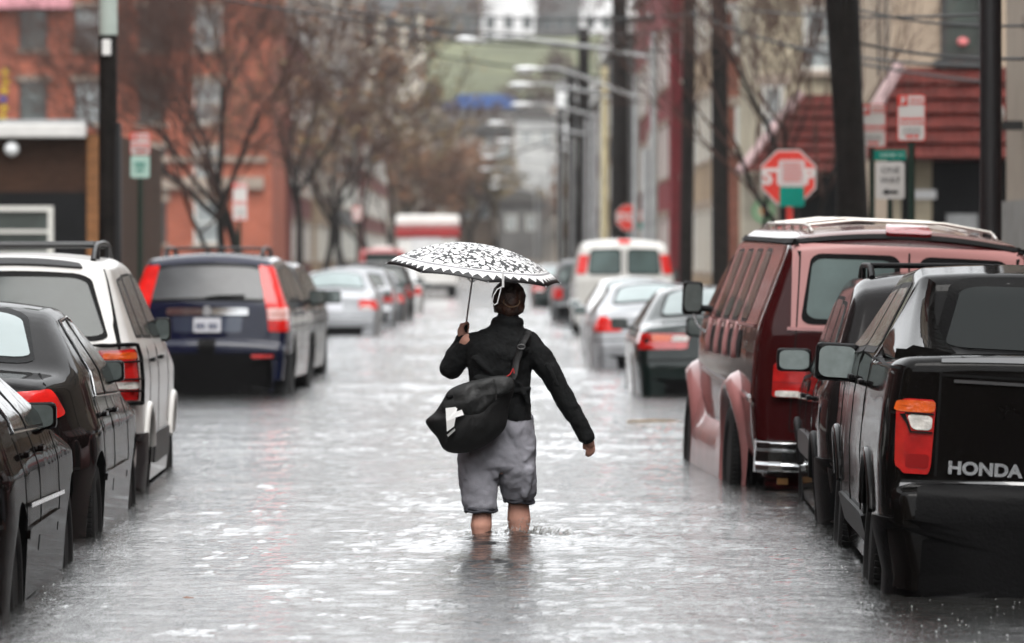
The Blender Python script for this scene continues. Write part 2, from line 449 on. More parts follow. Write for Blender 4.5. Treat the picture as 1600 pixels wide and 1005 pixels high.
def SECT(belt, roof, tum=.20, low=.03, bulge=0):
    return [(.15, -.02 - low), (.45, -.015), (belt - .22, 0), (belt - .03, -.015), (belt + .02, -.04), (roof - .12, -.04 - tum * .8), (roof + .1, -.05 - tum * 1.15)]

M['tint'] = mat('dark_tint', (.006, .009, .0085), .05, ior=1.3, bump=('noise', 6, .2, .01))
# --- black pickup with HONDA tailgate -------------------------------------------------
def pickup_near():
    P = paint('graphite_paint', (.0038, .0033, .0031), .0, .35, .6, coat=.6, spec=.0, ci=1.28)
    out = [(0, .12), (0, .58), (.02, .68, .02), (.085, .70, .02), (.10, 1.27, .03), (.16, 1.295, .03), (1.5, 1.255, .03), (1.72, 1.26, .03), (1.80, 1.66, .10), (2.3, 1.71), (3.3, 1.68), (4.15, 1.22), (5.1, 1.08), (5.25, .75), (5.26, .35)]
    sect = [(.3, -.08), (.5, -.02), (.8, 0), (1.05, -.01), (1.24, -.035), (1.33, -.09), (1.64, -.235), (1.9, -.32)]
    W = 1.95
    root = place('pickup_truck', 'black pickup truck with HONDA lettering on its wet tailgate', 'pickup truck', 1.86, 21.7, .88, 1.6, 3.3)
    sh = Shell(out, W, sect, (.35, .09), (.9, .16), .24, [(1.2, .37, .44), (4.3, .37, .44)], .05, .04, .03)
    sh.body(P, root)
    # cab side sail running down onto the bed rail
    for sg in (-1, 1):
        b = MB()
        sec = []
        for t in np.linspace(0, 1, 14):
            y = 1.80 - 1.12 * t; top = 1.66 - .32 * t ** .8; w = .04 + .05 * t
            x1 = float(sh.w0(np.array(y), np.array(1.30))) - .004; xr = float(sh.w0(np.array(y), np.array(top))) - .004 - .03 * t
            sec.append([(sg * (x1), y, 1.27), (sg * (x1 - .005), y, 1.32), (sg * (xr), y, top - .02), (sg * (xr - .03), y, top), (sg * (xr - .03 - w * 1.2 - .10 * t ** 3), y, top - .03), (sg * (x1 - .20 - .10 * t ** 3), y, 1.29)])
        b.grid(sec); b.add(sec[-1], [(0, 1, 2, 3, 4, 5)]); b.build('cab_sail', P, root)
    fr = sh.rearf()
    g = lambda x, z, off: fr(x, z, off)
    o = patch(MB(), g, [(-.67, 1.275), (.67, 1.275), (.58, 1.645), (-.58, 1.645)], .1, .004, .02, 6, 12).build('rear_window_frame', M['black_plastic'], root)
    patch(MB(), g, [(-.60, 1.32), (.60, 1.32), (.53, 1.61), (-.53, 1.61)], .1, .008, .02, 6, 12).build('rear_window', M['tint'], o)
    tf = sh.topf(); patch(MB(), tf, [(-.80, .20), (.80, .20), (.80, 1.68), (-.80, 1.68)], .04, .006, .03, 5, 8).build('bed_cover', M['black_plastic'], root)
    # tailgate panel lines
    gap(sh, root, fr, [(-.72, .76), (-.72, 1.27)], .012); gap(sh, root, fr, [(.72, .76), (.72, 1.27)], .012)
    gap(sh, root, fr, [(-.72, 1.22), (.72, 1.22)], .012)
    strip(MB(), fr, [(-.66, 1.195), (.66, 1.195)], .014, .010).build('tailgate_ridge', M['edge_shine'], root); strip(MB(), fr, [(-.72, 1.272), (.72, 1.272)], .012, .008).build('tailgate_lip', M['edge_shine'], root)
    b = MB(); patch(b, fr, [(-.80, .55), (.80, .55), (.80, .695), (-.80, .695)], .08, .02, .03, 4, 14)
    b.build('bumper_step', M['black_plastic'], root)
    b = MB(); patch(b, fr, [(-1.25, .13), (1.25, .13), (1.25, .56), (-1.25, .56)], .05, .018, .03, 5, 22); b.build('rear_bumper', M['black_plastic'], root)
    strip(MB(), fr, [(-.86, .70), (.86, .70)], .016, .03).build('bumper_edge_shine', M['edge_shine'], root)
    for sg in (-1, 1):
        fn = sh.wrap(sg)
        l = patch(MB(), fn, [(-.005, .765), (.13, .765), (.13, 1.105), (-.015, 1.105)], .16, .010, .03, 7, 10).build('tail_light', M['red_lens'], root)
        patch(MB(), fn, [(-.02, 1.045), (.125, 1.045), (.125, 1.098), (-.015, 1.098)], .2, .014, .006, 4, 6).build('amber_lens', M['amber'], l)
        patch(MB(), fn, [(.035, .965), (.12, .965), (.12, 1.03), (.01, 1.035)], .25, .014, .006, 4, 6).build('clear_lens', M['clear'], l)
        patch(MB(), fn, [(.02, .79), (.12, .79), (.12, .855), (.02, .855)], .2, .013, .006, 3, 5).build('dark_lens', M['red_dark2'], l)
        strip(MB(), fn, [(-.03, 1.038), (.125, 1.038)], .008, .017).build('lens_divider', M['gap'], l)
        strip(MB(), fn, [(.0, 1.035), (.03, .955), (.125, .955)], .008, .017).build('lens_divider', M['gap'], l)
    L = text_mesh('tailgate_lettering', 'HONDA', .079, M['chrome'], root, fr(-.50, .80, .006), (R(90), 0, 0), .004, 1.12, .0035, 1.02)
    M['side_glass'] = mat('side_glass', (.008, .009, .009), .08, ior=1.2, bump=('noise', 9, .3, .01))
    q = [[(1.98, 1.30), (2.85, 1.29), (2.80, 1.59), (2.12, 1.60)], [(2.93, 1.29), (3.92, 1.25), (3.30, 1.56), (2.88, 1.59)]]
    panes(sh, root, q, m=M['side_glass'], frame=.03)
    for sg in (-1, 1):
        f = sh.side(sg)
        for pts in ([(1.88, .5), (1.88, 1.26)], [(2.9, .45), (2.9, 1.26)], [(3.95, .7), (3.95, 1.2)], [(.10, 1.24), (1.85, 1.25)]): gap(sh, root, f, pts, .01)
        handle(sh, root, sg, 2.05, 1.12, M['black_plastic']); handle(sh, root, sg, 3.05, 1.12, M['black_plastic'])
        b = MB(); patch(b, f, [(1.6, .35), (3.9, .35), (3.9, .5), (1.6, .5)], .1, .015, .03, 3, 16); b.build('sill_cladding', M['black_plastic'], root)
    arch_trim(sh, root, P, .022, a0=24, a1=156)
    wheels(root, W, (1.2, 4.3), .37, True, .245)
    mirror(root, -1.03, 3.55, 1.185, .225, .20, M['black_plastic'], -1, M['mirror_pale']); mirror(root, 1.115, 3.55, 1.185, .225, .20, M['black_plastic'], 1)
    return root

M['red_dark2'] = mat('red_lens_deep', (.22, .006, .006), .12, coat=1.)  # darker red for the lower part of the tail lamp
M['edge_shine'] = mat('edge_highlight', (.045, .045, .047), .2, coat=1.)  # pale grey on thin strips, a painted highlight along tailgate and bumper edges
# --- dark compact suv ahead of it -------------------------------------------------------
def suv_dark():
    P = paint('charcoal_paint', (.008, .007, .007), .0, .35, .5, coat=.8, spec=.0)
    out = [(0, .2), (0, .62), (.06, .66, .02), (.10, 1.02), (.42, 1.58, .10), (.75, 1.66, .1), (2.2, 1.66, .15), (3.15, 1.04, .12), (4.1, .92, .15), (4.35, .6), (4.36, .3)]
    W = 1.80; root = place('parked_suv', 'charcoal compact SUV parked between the maroon van and the black pickup', 'SUV', 1.99, 27.3, .83, 1.6, 1.2)
    sh = Shell(out, W, SECT(1.02, 1.66, .19), (.5, .08), (.9, .2), .26, [(.95, .33, .39), (3.45, .33, .39)], .08, .05, .05)
    sh.body(P, root)
    rear_glass(sh, root, [(-.58, 1.12), (.58, 1.12), (.48, 1.52), (-.48, 1.52)])
    q = [[(.66, 1.10), (1.28, 1.09), (1.26, 1.50), (.90, 1.49)], [(1.38, 1.08), (2.10, 1.06), (2.05, 1.52), (1.36, 1.52)], [(2.2, 1.06), (3.08, 1.02), (2.42, 1.46), (2.14, 1.52)]]
    panes(sh, root, q, m=M['glass_soft'], frame=.022)
    for sg in (-1, 1):
        f = sh.side(sg)
        for pts in ([(1.33, .5), (1.33, 1.02)], [(2.15, .45), (2.15, 1.02)], [(3.0, .6), (3.05, .98)]): gap(sh, root, f, pts, .008)
        patch(MB(), f, [(1.32, .56), (3.0, .56), (3.0, .70), (1.32, .70)], .2, .018, .03, 3, 14).build('side_moulding', M['dark_steel'], root)
        patch(MB(), sh.wrap(sg), [(.06, .78), (.22, .78), (.22, 1.02), (.06, 1.02)], .2, .01, .03, 4, 6).build('tail_light', M['red_lens'], root)
        handle(sh, root, sg, 1.45, .93, M['black_plastic']); handle(sh, root, sg, 2.28, .92, M['black_plastic'])
    fr = sh.rearf()
    patch(MB(), fr, [(-1.25, .2), (1.25, .2), (1.25, .62), (-1.25, .62)], .05, .02, .03, 5, 22).build('rear_bumper', M['black_plastic'], root)
    arch_trim(sh, root, M['black_plastic'], .025, a0=20, a1=160); rack(sh, root, .58, .8, 2.1, .07, cross=(1.0, 1.8))
    wheels(root, W, (.95, 3.45), .33)
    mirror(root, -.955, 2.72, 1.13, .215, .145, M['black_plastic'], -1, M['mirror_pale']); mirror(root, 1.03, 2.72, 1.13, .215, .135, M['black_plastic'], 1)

# --- maroon and pink conversion van ----------------------------------------------------
def van_paint():
    m = paint('two_tone_van_paint', (.030, .0028, .0032), .0, .32, .35, .1, coat=.9, spec=.0, ci=1.3)
    nt = m.node_tree; b = nt.nodes['Principled BSDF']; tc = [n for n in nt.nodes if n.type == 'TEX_COORD'][0]
    sx = nt.nodes.new('ShaderNodeSeparateXYZ'); nt.links.new(tc.outputs['Object'], sx.inputs[0])
    def op(kind, a, bb):
        n = nt.nodes.new('ShaderNodeMath'); n.operation = kind
        for i, v in enumerate((a, bb)):
            if isinstance(v, (int, float)): n.inputs[i].default_value = v
            else: nt.links.new(v, n.inputs[i])
        return n.outputs[0]
    x, y, z = sx.outputs
    upper = op('MULTIPLY', op('GREATER_THAN', z, 1.27), op('LESS_THAN', z, 1.86))
    rear = op('LESS_THAN', op('ABSOLUTE', x, 0), .775)
    rear = op('MULTIPLY', rear, op('LESS_THAN', y, .22))
    ys = op('SUBTRACT', y, op('MULTIPLY', op('SUBTRACT', z, 1.3), .12))
    side = op('MULTIPLY', op('GREATER_THAN', ys, .42), op('LESS_THAN', y, 5))
    side = op('MAXIMUM', side, op('MULTIPLY', op('GREATER_THAN', ys, .26), op('LESS_THAN', ys, .30)))
    on = op('MULTIPLY', upper, op('MAXIMUM', rear, side))
    on = op('MAXIMUM', on, op('MULTIPLY', op('GREATER_THAN', y, 4.6), op('LESS_THAN', z, .85)))
    mx = nt.nodes.new('ShaderNodeMix'); mx.data_type = 'RGBA'
    old = b.inputs['Base Color'].links[0].from_socket
    nt.links.new(on, mx.inputs[0]); nt.links.new(old, mx.inputs[6]); mx.inputs[7].default_value = (.40, .20, .19, 1)
    m2 = nt.nodes.new('ShaderNodeMix'); m2.data_type = 'RGBA'; nt.links.new(op('GREATER_THAN', z, 1.90), m2.inputs[0]); nt.links.new(mx.outputs[2], m2.inputs[6]); m2.inputs[7].default_value = (.17, .105, .10, 1)  # roof coloured paler: sky reflection put into the paint
    nt.links.new(m2.outputs[2], b.inputs['Base Color'])
    return m
def van_maroon():
    P = van_paint(); pink = paint('pink_trim_paint', (.31, .125, .12), .0, .35, .3, .3)
    out = [(.05, .25), (.05, .56), (.06, 1.25, .02), (.16, 1.83, .04), (.30, 1.91, .08), (.9, 1.95, .2), (4.0, 1.98, .25), (4.95, 1.30, .15), (5.45, 1.05, .12), (5.5, .7), (5.51, .4)]
    sect = [(.3, -.10), (.5, -.03), (.8, 0), (1.15, -.01), (1.3, -.035), (1.85, -.225), (1.95, -.28), (2.2, -.44)]
    W = 2.02; root = place('parked_van', 'maroon and pink conversion van with ladder rails on its roof', 'van', 1.82, 31.75, .96, -2.0, 2.4)
    sh = Shell(out, W, sect, (.25, .05), (.9, .2), .30, [(1.25, .38, .46), (4.75, .38, .46)], .07, .06, .02)
    sh.body(P, root)
    fr = sh.rearf()
    for c in (-1, 1):
        o = patch(MB(), fr, [(c * .385 - .33, 1.32), (c * .385 + .33, 1.32), (c * .36 + .30, 1.79), (c * .36 - .29, 1.79)], .12, .006, .02, 5, 8).build('rear_window_frame', M['black_plastic'], root)
        patch(MB(), fr, [(c * .385 - .295, 1.355), (c * .385 + .295, 1.355), (c * .37 + .27, 1.755), (c * .37 - .27, 1.755)], .14, .010, .02, 5, 8).build('rear_window', M['glass_soft2'], o)
        gap(sh, root, fr, [(c * .76, .62), (c * .72, 1.84)], .01)
        fn = sh.wrap(c)
        l = patch(MB(), fn, [(.03, .83), (.235, .83), (.235, 1.06), (.03, 1.06)], .1, .03, .05, 4, 8).build('tail_light', M['red_lens'], root)
        patch(MB(), fn, [(.045, .835), (.225, .835), (.225, .875), (.045, .875)], .2, .034, .006, 3, 6).build('clear_lens', M['clear'], l)
        strip(MB(), fn, [(.03, .93), (.235, .93)], .006, .033).build('lens_divider', M['red_dark'], l)
    gap(sh, root, fr, [(0, .62), (0, 1.84)], .012); gap(sh, root, fr, [(-.76, .61), (.76, .61)], .01)
    strip(MB(), fr, [(-.86, 1.865), (.86, 1.865)], .028, .012).build('rain_gutter', M['gap'], root)
    strip(MB(), fr, [(-.80, 1.285), (.80, 1.285)], .022, .010).build('trim_strip', pink, root)
    b = MB(); b.box((-.1, .04, 1.05), (.10, .03, .06)); b.build('door_latch', M['black_plastic'], root, bevel=.008)
    # chrome step bumper
    b = MB(); pr = [(-.07, .33), (-.12, .345), (-.125, .385), (-.095, .40), (-.095, .475), (-.125, .49), (-.125, .535), (-.06, .55), (.02, .54), (.02, .33)]
    rows = []
    for x in np.linspace(-.98, .98, 25):
        dy = .10 * max(0, (abs(x) - .80) / .18) ** 2
        rows.append([(x, y + dy, z) for y, z in pr])
    b.grid(rows, smooth=False); b.add(rows[0], [tuple(range(10))]); b.add(rows[-1], [tuple(range(10))[::-1]]); b.build('rear_bumper', M['chrome'], root, bevel=.006)
    b = MB(); b.box((-.80, -.06, .28), (.07, .03, .04)); b.build('tow_hook_plate', mat('dull_amber', (.18, .09, .03), .6), root)
    for sg in (-1, 1):
        f = sh.side(sg)
        qs = []
        for k in range(4):
            y = 1.15 + k * .72; qs.append([(y, 1.33), (y + .42, 1.33), (y + .50, 1.80), (y + .12, 1.80)])
        panes(sh, root, qs, (sg,), m=M['glass_bronze'], frame=.02, rad=.12)
        panes(sh, root, [[(4.15, 1.33), (4.72, 1.30), (4.30, 1.72), (4.12, 1.76)]], (sg,), frame=.02)
        for k in range(4):
            y = 1.2 + k * .72
            patch(MB(), f, [(y, 1.06), (y + .28, 1.06), (y + .34, 1.25), (y + .06, 1.25)], .25, .005, .01, 3, 5).build('louvre_recess', M['gap'], root)
            patch(MB(), f, [(y + .46, 1.05), (y + .56, 1.05), (y + .60, 1.30), (y + .50, 1.30)], .3, .02, .03, 3, 5).build('pillar_trim', pink, root)
        strip(MB(), f, [(.12, .80), (1.0, .84), (4.2, .92)], .03, .015).build('side_moulding', M['chrome'], root)
        strip(MB(), f, [(.15, 1.86), (4.1, 1.90)], .03, .016).build('rain_gutter', M['gap'], root)
        strip(MB(), f, [(.45, 1.29), (4.1, 1.30)], .02, .01).build('trim_strip', pink, root)
        # flared running boards and wheel arch lips, pink fibreglass
        for yw in (1.25, 4.75):
            rows = []
            for k in range(21):
                a = R(-24 + 228 * k / 20)
                ca, sa = math.cos(a), math.sin(a); row = []
                for (dr, dx) in ((0, -.05), (.0, .05), (.02, .085), (.07, .09), (.13, .05), (.17, .0), (.19, -.03)):
                    fa = .15 + .85 * min(1, max(0, (math.degrees(a) + 10) / 80)) if yw < 2 else 1.; dx = dx * fa; rr = .45 + dr * .8; yy = yw - rr * ca; zz = max(.12, .38 + rr * sa * 1.02)
                    w = float(sh.w0(np.array(yy), np.array(max(zz, .5)))); row.append((sg * (w + dx), yy, zz))
                rows.append(row)
            MB().grid(rows).build('fender_flare', pink, root)
        rows = []
        for y in np.linspace(1.75, 4.25, 26):
            t = min(1, min(y - 1.75, 4.25 - y) / .5); e = (1 - t) ** 2
            w = float(sh.w0(np.array(y), np.array(.5)))
            rows.append([(sg * (w - .01), y, .58 + e * .22), (sg * (w + .03), y, .56 + e * .2), (sg * (w + .085), y, .46), (sg * (w + .09), y, .22), (sg * (w + .04), y, .12)])
        MB().grid(rows).build('running_board', pink, root)
        b = MB()
        b.tube([(sg * .98, 4.35, 1.18), (sg * 1.05, 4.36, 1.24), (sg * 1.08, 4.37, 1.32)], .012, 8); b.build('mirror_arm', M['chrome'], root)
        mirror(root, sg * 1.09, 4.40, 1.44, .15, .25, M['black_plastic'], sg)
        patch(MB(), f, [(5.0, .95), (5.14, .95), (5.14, 1.05), (5.0, 1.05)], .2, .01, .02, 2, 4).build('marker_light', M['amber'], root)
    # roof fittings
    f = sh.topf(); b = MB()
    for sg in (-1, 1):
        P1 = [f(sg * .62, y, .035 if .5 < y < 3.7 else .01) for y in np.linspace(.42, 3.8, 15)]; b.tube(P1, .010, 8)
        for y in np.linspace(.6, 3.6, 6): b.tube([f(sg * .62, y, 0), f(sg * .62, y, .04)], .012, 6)
    for y in (.7, 1.5, 2.3, 3.1): b.tube([f(-.62, y, .04), f(-.3, y, .045), f(.3, y, .045), f(.62, y, .04)], .010, 8)
    b.build('roof_rails', M['chrome_rail'], root)
    b = MB(); patch(b, fr, [(-.16, 1.865), (.16, 1.865), (.13, 1.925), (-.13, 1.925)], .2, .035, .06, 3, 5); b.build('brake_light', M['red_dark'], root)
    wheels(root, W, (1.25, 4.75), .38, True, .24, inset=-.05)
M['glass_soft2'] = mat('curtained_glass', (.055, .085, .08), .2, spec=.4, var=.3, varscale=2.5)
M['glass_bronze'] = mat('bronze_glass', (.045, .037, .026), .12, spec=.4, var=.3, varscale=3)
M['chrome_rail'] = mat('pale_metal', (.55, .52, .48), .35, .6)

# --- generic cars ------------------------------------------------------------------------
def sedan(label, P, xl, dist, yaw=0, roll=0, side=-1, W=1.76, L=4.65, H=1.42, deck=1.02, detail=False, lamp='wide', glass='glass_pale', group='cars parked along the flooded kerb', name='parked_sedan', lampm='red_lens', hub=None, z=GROUND, mo=.09, rt=(.7, .09)):
    out = [(0, .18), (0, .55), (.03, .62, .03), (.07, .80, .05), (.10, deck - .03, .06), (.22, deck, .06), (.62, deck + .04, .12), (1.35, H - .03, .22), (1.9, H, .3), (2.4, H - .02, .3), (3.35, .98, .15), (L - .35, .80, .25), (L - .02, .6, .1), (L, .3)]
    root = place(name, label, 'car', xl, dist, W / 2 - .07, yaw, roll, group, z, side)
    sect = [(.15, -.04), (.4, -.02), (.6, 0), (.8, -.005), (.93, -.045), (deck + .02, -.09), (H - .1, -.27), (H + .1, -.33)]
    sh = Shell(out, W, sect, rt, (1.0, .22), .23, [(1.0, .32, .37), (L - .95, .32, .37)], .09, .05, .07, ds=.02 if detail else .05)
    sh.body(P, root)
    rear_glass(sh, root, [(-.56, deck + .09), (.56, deck + .09), (.46, H - .07), (-.46, H - .07)], M[glass], rad=.14)
    q = [[(1.28, 1.0), (1.95, .99), (1.95, H - .09), (1.58, H - .10)], [(2.04, .99), (3.0, .97), (2.5, H - .13), (2.04, H - .09)]]
    panes(sh, root, q, frame=.02, m=M['side_glass'] if detail else M['glass_soft'])
    fr = sh.rearf()
    for sg in (-1, 1):
        fn = sh.wrap(sg); f = sh.side(sg)
        fn0 = fn; dz = max(0, deck - 1.02) + (.03 if lamp == 'sweep' else 0); fn = lambda u, z, off, fn0=fn0, dz=dz: fn0(u, z + dz, off)
        if lamp == 'wide':
            l = patch(MB(), fn, [(-.22, .74), (.42, .74), (.42, .90), (-.28, .93)], .12, .01, .03, 5, 10).build('tail_light', M[lampm], root)
            patch(MB(), fn, [(.02, .83), (.22, .83), (.22, .895), (.0, .905)], .12, .014, .006, 3, 5).build('amber_lens', M['amber'], l)
            patch(MB(), fn, [(.235, .83), (.41, .83), (.41, .885), (.235, .89)], .15, .014, .006, 3, 5).build('clear_lens', M['clear'], l)
        elif lamp == 'triangle':
            patch(MB(), fn, [(-.30, .74), (.26, .74), (.0, .95), (-.06, .95)], .1, .012, .03, 5, 10).build('tail_light', M[lampm], root)
        elif lamp == 'sweep':
            l = patch(MB(), fn, [(-.20, .81), (.27, .75), (.29, .90), (-.08, .95)], .12, .012, .03, 6, 12).build('tail_light', M[lampm], root)
            patch(MB(), fn, [(.02, .765), (.24, .758), (.245, .80), (.02, .805)], .12, .016, .006, 3, 5).build('clear_lens', M['clear'], l)
        else:
            l = patch(MB(), fn, [(-.16, .72), (.24, .72), (.22, .90), (-.12, .90)], .15, .01, .03, 5, 8).build('tail_light', M[lampm], root)
            patch(MB(), fn, [(.0, .73), (.2, .73), (.2, .78), (.0, .78)], .12, .014, .006, 3, 5).build('clear_lens', M['clear'], l)
        for pts in ([(1.25, .55), (1.2, .97)], [(2.0, .42), (2.0, .97)], [(3.1, .45), (3.12, .93)]): gap(sh, root, f, pts, .008)
        handle(sh, root, sg, 1.42, .88, P); handle(sh, root, sg, 2.2, .88, P)
        mirror(root, sg * (W / 2 + mo), 2.95, deck - .01, .19, .13, P, sg)
        if detail:
            patch(MB(), f, [(1.3, .50), (3.2, .50), (3.2, .56), (1.3, .56)], .2, .014, .02, 2, 14).build('side_moulding', P, root)
            strip(MB(), f, [(1.30, .985), (3.05, .955)], .008, .010).build('window_trim', M['chrome'], root)
            strip(MB(), f, [(1.30, .985), (1.62, H - .085), (2.1, H - .07), (2.5, H - .11)], .007, .010).build('window_trim', M['chrome'], root)
            strip(MB(), f, [(1.98, .99), (2.0, H - .09)], .03, .010).build('door_pillar', M['black_plastic'], root)
            gap(sh, root, fr, [(-.62, deck + .03), (-.70, deck - .05), (-.56, .72), (.56, .72), (.70, deck - .05), (.62, deck + .03)], .008)
    strip(MB(), fr, [(-1.0, .62), (1.0, .62)], .015, .006).build('bumper_seam', M['gap'], root)
    patch(MB(), fr, [(-.75, .2), (.75, .2), (.75, .42), (-.75, .42)], .1, .008, .02, 3, 10).build('rear_valance', M['black_plastic'], root)
    if hub == 'bar': strip(MB(), fr, [(-.8, .60), (.8, .60)], .07, .03).build('bumper_bar', M['lamp_grey'], root)
    plate(sh, root, 0, .78)
    wheels(root, W, (1.0, L - .95), .32, detail)
    return root, sh
def suv(label, P, xl, dist, yaw=0, roll=0, side=-1, W=1.80, L=4.5, H=1.68, detail=False, kind='plain', glass='glass_soft', group='cars parked along the flooded kerb', name='parked_suv', cat='SUV', belt=1.08, lampm='red_lens', z=GROUND, mo=.11, mw=.2, rlow=.2):
    out = [(0, min(rlow, .2)), (0, .62), (.06, .67, .02), (.09, belt, .05), (.30, H - .08, .07), (.42, H - .01, .08), (1.6, H + .02, .3), (2.5, H - .03, .3), (3.3, belt, .15), (L - .3, .95, .2), (L - .02, .7, .1), (L, .35)]
    root = place(name, label, cat, xl, dist, W / 2 - .05, yaw, roll, group, z, side)
    sh = Shell(out, W, SECT(belt, H, .19), (.5, .06), (.9, .18), .26, [(.95, .35, .42), (L - .95, .35, .42)], .07, .05, .05, ds=.02 if detail else .05)
    sh.body(P, root)
    rear_glass(sh, root, [(-.70, belt + .07), (.70, belt + .07), (.57, H - .13), (-.57, H - .13)], M[glass])
    q = [[(.50, belt + .08), (1.05, belt + .07), (1.05, H - .13), (.62, H - .15)], [(1.14, belt + .07), (2.0, belt + .05), (2.0, H - .11), (1.14, H - .12)], [(2.1, belt + .05), (3.05, belt + .04), (2.55, H - .14), (2.1, H - .11)]]
    panes(sh, root, q, m=M['side_glass'] if detail else M['glass_soft'])
    fr = sh.rearf()
    for sg in (-1, 1):
        f = sh.side(sg); fn = sh.wrap(sg)
        if kind == 'plain': patch(MB(), fn, [(-.14, .80), (.14, .80), (.13, 1.05), (-.12, 1.05)], .15, .01, .03, 5, 8).build('tail_light', M[lampm], root)
        if kind == 'tall':      # high lamps beside the rear glass
            l = patch(MB(), fn, [(-.13, .80), (.12, .80), (.13, 1.10), (-.17, 1.10)], .1, .014, .03, 5, 8).build('tail_light', M['red_bright'], root)
            patch(MB(), fn, [(-.12, 1.06), (.125, 1.06), (.085, H - .10), (-.055, H - .10)], .12, .013, .03, 6, 8).build('tail_light', M['red_bright'], root)
            patch(MB(), fn, [(-.13, .93), (.12, .93), (.122, 1.06), (-.15, 1.06)], .1, .017, .006, 4, 6).build('clear_lens', M['clear_pink'], l)
            strip(MB(), fn, [(-.14, .99), (.12, .99)], .008, .02).build('lens_divider', M['red_lens'], l)
        if kind == 'cage':
            l = patch(MB(), fn, [(-.10, .84), (.15, .84), (.15, 1.17), (-.10, 1.17)], .1, .012, .03, 5, 8).build('tail_light', M['red_lens'], root)
            patch(MB(), fn, [(-.07, 1.11), (.12, 1.11), (.12, 1.15), (-.07, 1.15)], .2, .016, .006, 3, 5).build('amber_lens', M['amber'], l)
            patch(MB(), fn, [(-.07, .915), (.12, .915), (.12, .96), (-.07, .96)], .2, .016, .006, 3, 5).build('clear_lens', M['clear'], l)
            b = MB(); ring = [(-.12, .82), (.17, .82), (.17, 1.19), (-.12, 1.19), (-.12, .82)]; P3 = []
            for i in range(4):
                for k in range(5): t = k / 5; P3.append(fn(ring[i][0] * (1 - t) + ring[i + 1][0] * t, ring[i][1] * (1 - t) + ring[i + 1][1] * t, .03))
            P3.append(P3[0]); b.tube(P3, .014, 8)
            for zz in (.90, .975, 1.09): b.tube([fn(u, zz, .035) for u in (-.12, -.05, .0, .08, .17)], .008, 6)
            b.build('lamp_guard', M['black_plastic'], l)
        for pts in ([(1.1, .55), (1.1, belt)], [(2.05, .45), (2.05, belt)], [(3.15, .6), (3.2, belt - .05)]): gap(sh, root, f, pts, .008)
        handle(sh, root, sg, 1.25, belt - .1, M['black_plastic'] if kind == 'cage' else P); handle(sh, root, sg, 2.2, belt - .1, M['black_plastic'] if kind == 'cage' else P)
        mirror(root, sg * (W / 2 + mo), 2.95, belt + .08, mw, .17, M['black_plastic'], sg)
    if kind == 'tall':
        patch(MB(), fr, [(-.46, .985), (-.05, .985), (-.05, 1.055), (-.46, 1.055)], .12, .02, .03, 3, 6).build('chrome_bar', M['chrome'], root)
        patch(MB(), fr, [(.05, .985), (.46, .985), (.46, 1.055), (.05, 1.055)], .12, .02, .03, 3, 6).build('chrome_bar', M['chrome'], root)
        patch(MB(), fr, [(-.05, .98), (.05, .98), (.04, 1.07), (-.04, 1.07)], .3, .024, .03, 3, 4).build('tailgate_emblem', M['alloy'], root)
        patch(MB(), fr, [(-.38, .79), (.38, .79), (.40, .97), (-.40, .97)], .08, .006, .02, 3, 8).build('plate_recess', M['blue_grey'], root)
        text_mesh('model_lettering', 'CR-V', .055, M['chrome'], root, fr(-.62, .93, .012), (R(90), 0, 0), .003, 1.2)
        b = MB(); p = fr(.1, 1.17, .02); b.tube([fr(-.02, 1.145, .02), fr(.1, 1.16, .03), fr(.42, 1.175, .03)], .012, 6); b.build('rear_wiper', M['black_plastic'], root)
        patch(MB(), fr, [(-1.2, rlow), (1.2, rlow), (1.2, .56), (-1.2, .56)], .05, .02, .03, 5, 20).build('rear_bumper', M['black_plastic'], root)
        patch(MB(), fr, [(.50, .505), (.74, .505), (.74, .545), (.50, .545)], .15, .03, .02, 2, 5).build('reflector', M['red_lens'], root)
        patch(MB(), fr, [(-.74, .505), (-.50, .505), (-.50, .545), (-.74, .545)], .15, .03, .02, 2, 5).build('reflector', M['red_lens'], root)
        patch(MB(), fr, [(-.09, .55), (.09, .55), (.10, .66), (-.10, .66)], .1, .022, .02, 2, 5).build('hitch_cover', M['black_plastic'], root)
        rack(sh, root, .55, .7, 2.2, .09, M['dark_steel'], cross=(.85, 1.9))
    elif kind == 'cage':
        patch(MB(), fr, [(-1.3, .2), (1.3, .2), (1.3, .62), (-1.3, .62)], .05, .03, .03, 5, 24).build('rear_bumper', M['grey_plastic'], root)
        for sg in (-1, 1): patch(MB(), sh.side(sg), [(1.45, .37), (3.1, .37), (3.1, .58), (1.45, .58)], .1, .02, .03, 3, 14).build('side_cladding', M['grey_plastic'], root)
        arch_trim(sh, root, M['white_flare'], .03, a0=20, a1=160)
        rack(sh, root, .60, .5, 2.3, .10, M['dark_steel'], cross=(.62, 1.2, 2.1))
        b = MB(); b.box((-.30, .285, H - .115), (.12, .05, .10)); b.build('wiper_hub', M['black_plastic'], root, bevel=.01)
        patch(MB(), fr, [(-.55, H - .075), (.55, H - .075), (.52, H - .045), (-.52, H - .045)], .2, .02, .03, 3, 8).build('spoiler_lip', M['grey_plastic'], root)
        for sg in (-1, 1): strip(MB(), fr, [(sg * .80, .70), (sg * .80, 1.12), (sg * .66, H - .06)], .008).build('panel_gap', M['gap'], root)
        strip(MB(), fr, [(-.78, 1.06), (.78, 1.06)], .01).build('panel_gap', M['gap'], root)
    else:
        patch(MB(), fr, [(-1.2, .36), (1.2, .36), (1.2, .62), (-1.2, .62)], .05, .02, .03, 5, 20).build('rear_bumper', M['black_plastic'], root)
    plate(sh, root, 0, .87)
    if kind == 'tall':
        pb = MB(); p0 = fr(0, .865, .022)
        for x in (-.11, -.075, -.04, .03, .065, .10): pb.box((x, p0[1], .865), (.022, .004, .06))
        pb.build('plate_print', M['ink'], root)
    wheels(root, W, (.95, L - .95), .35, detail)
    return root, sh
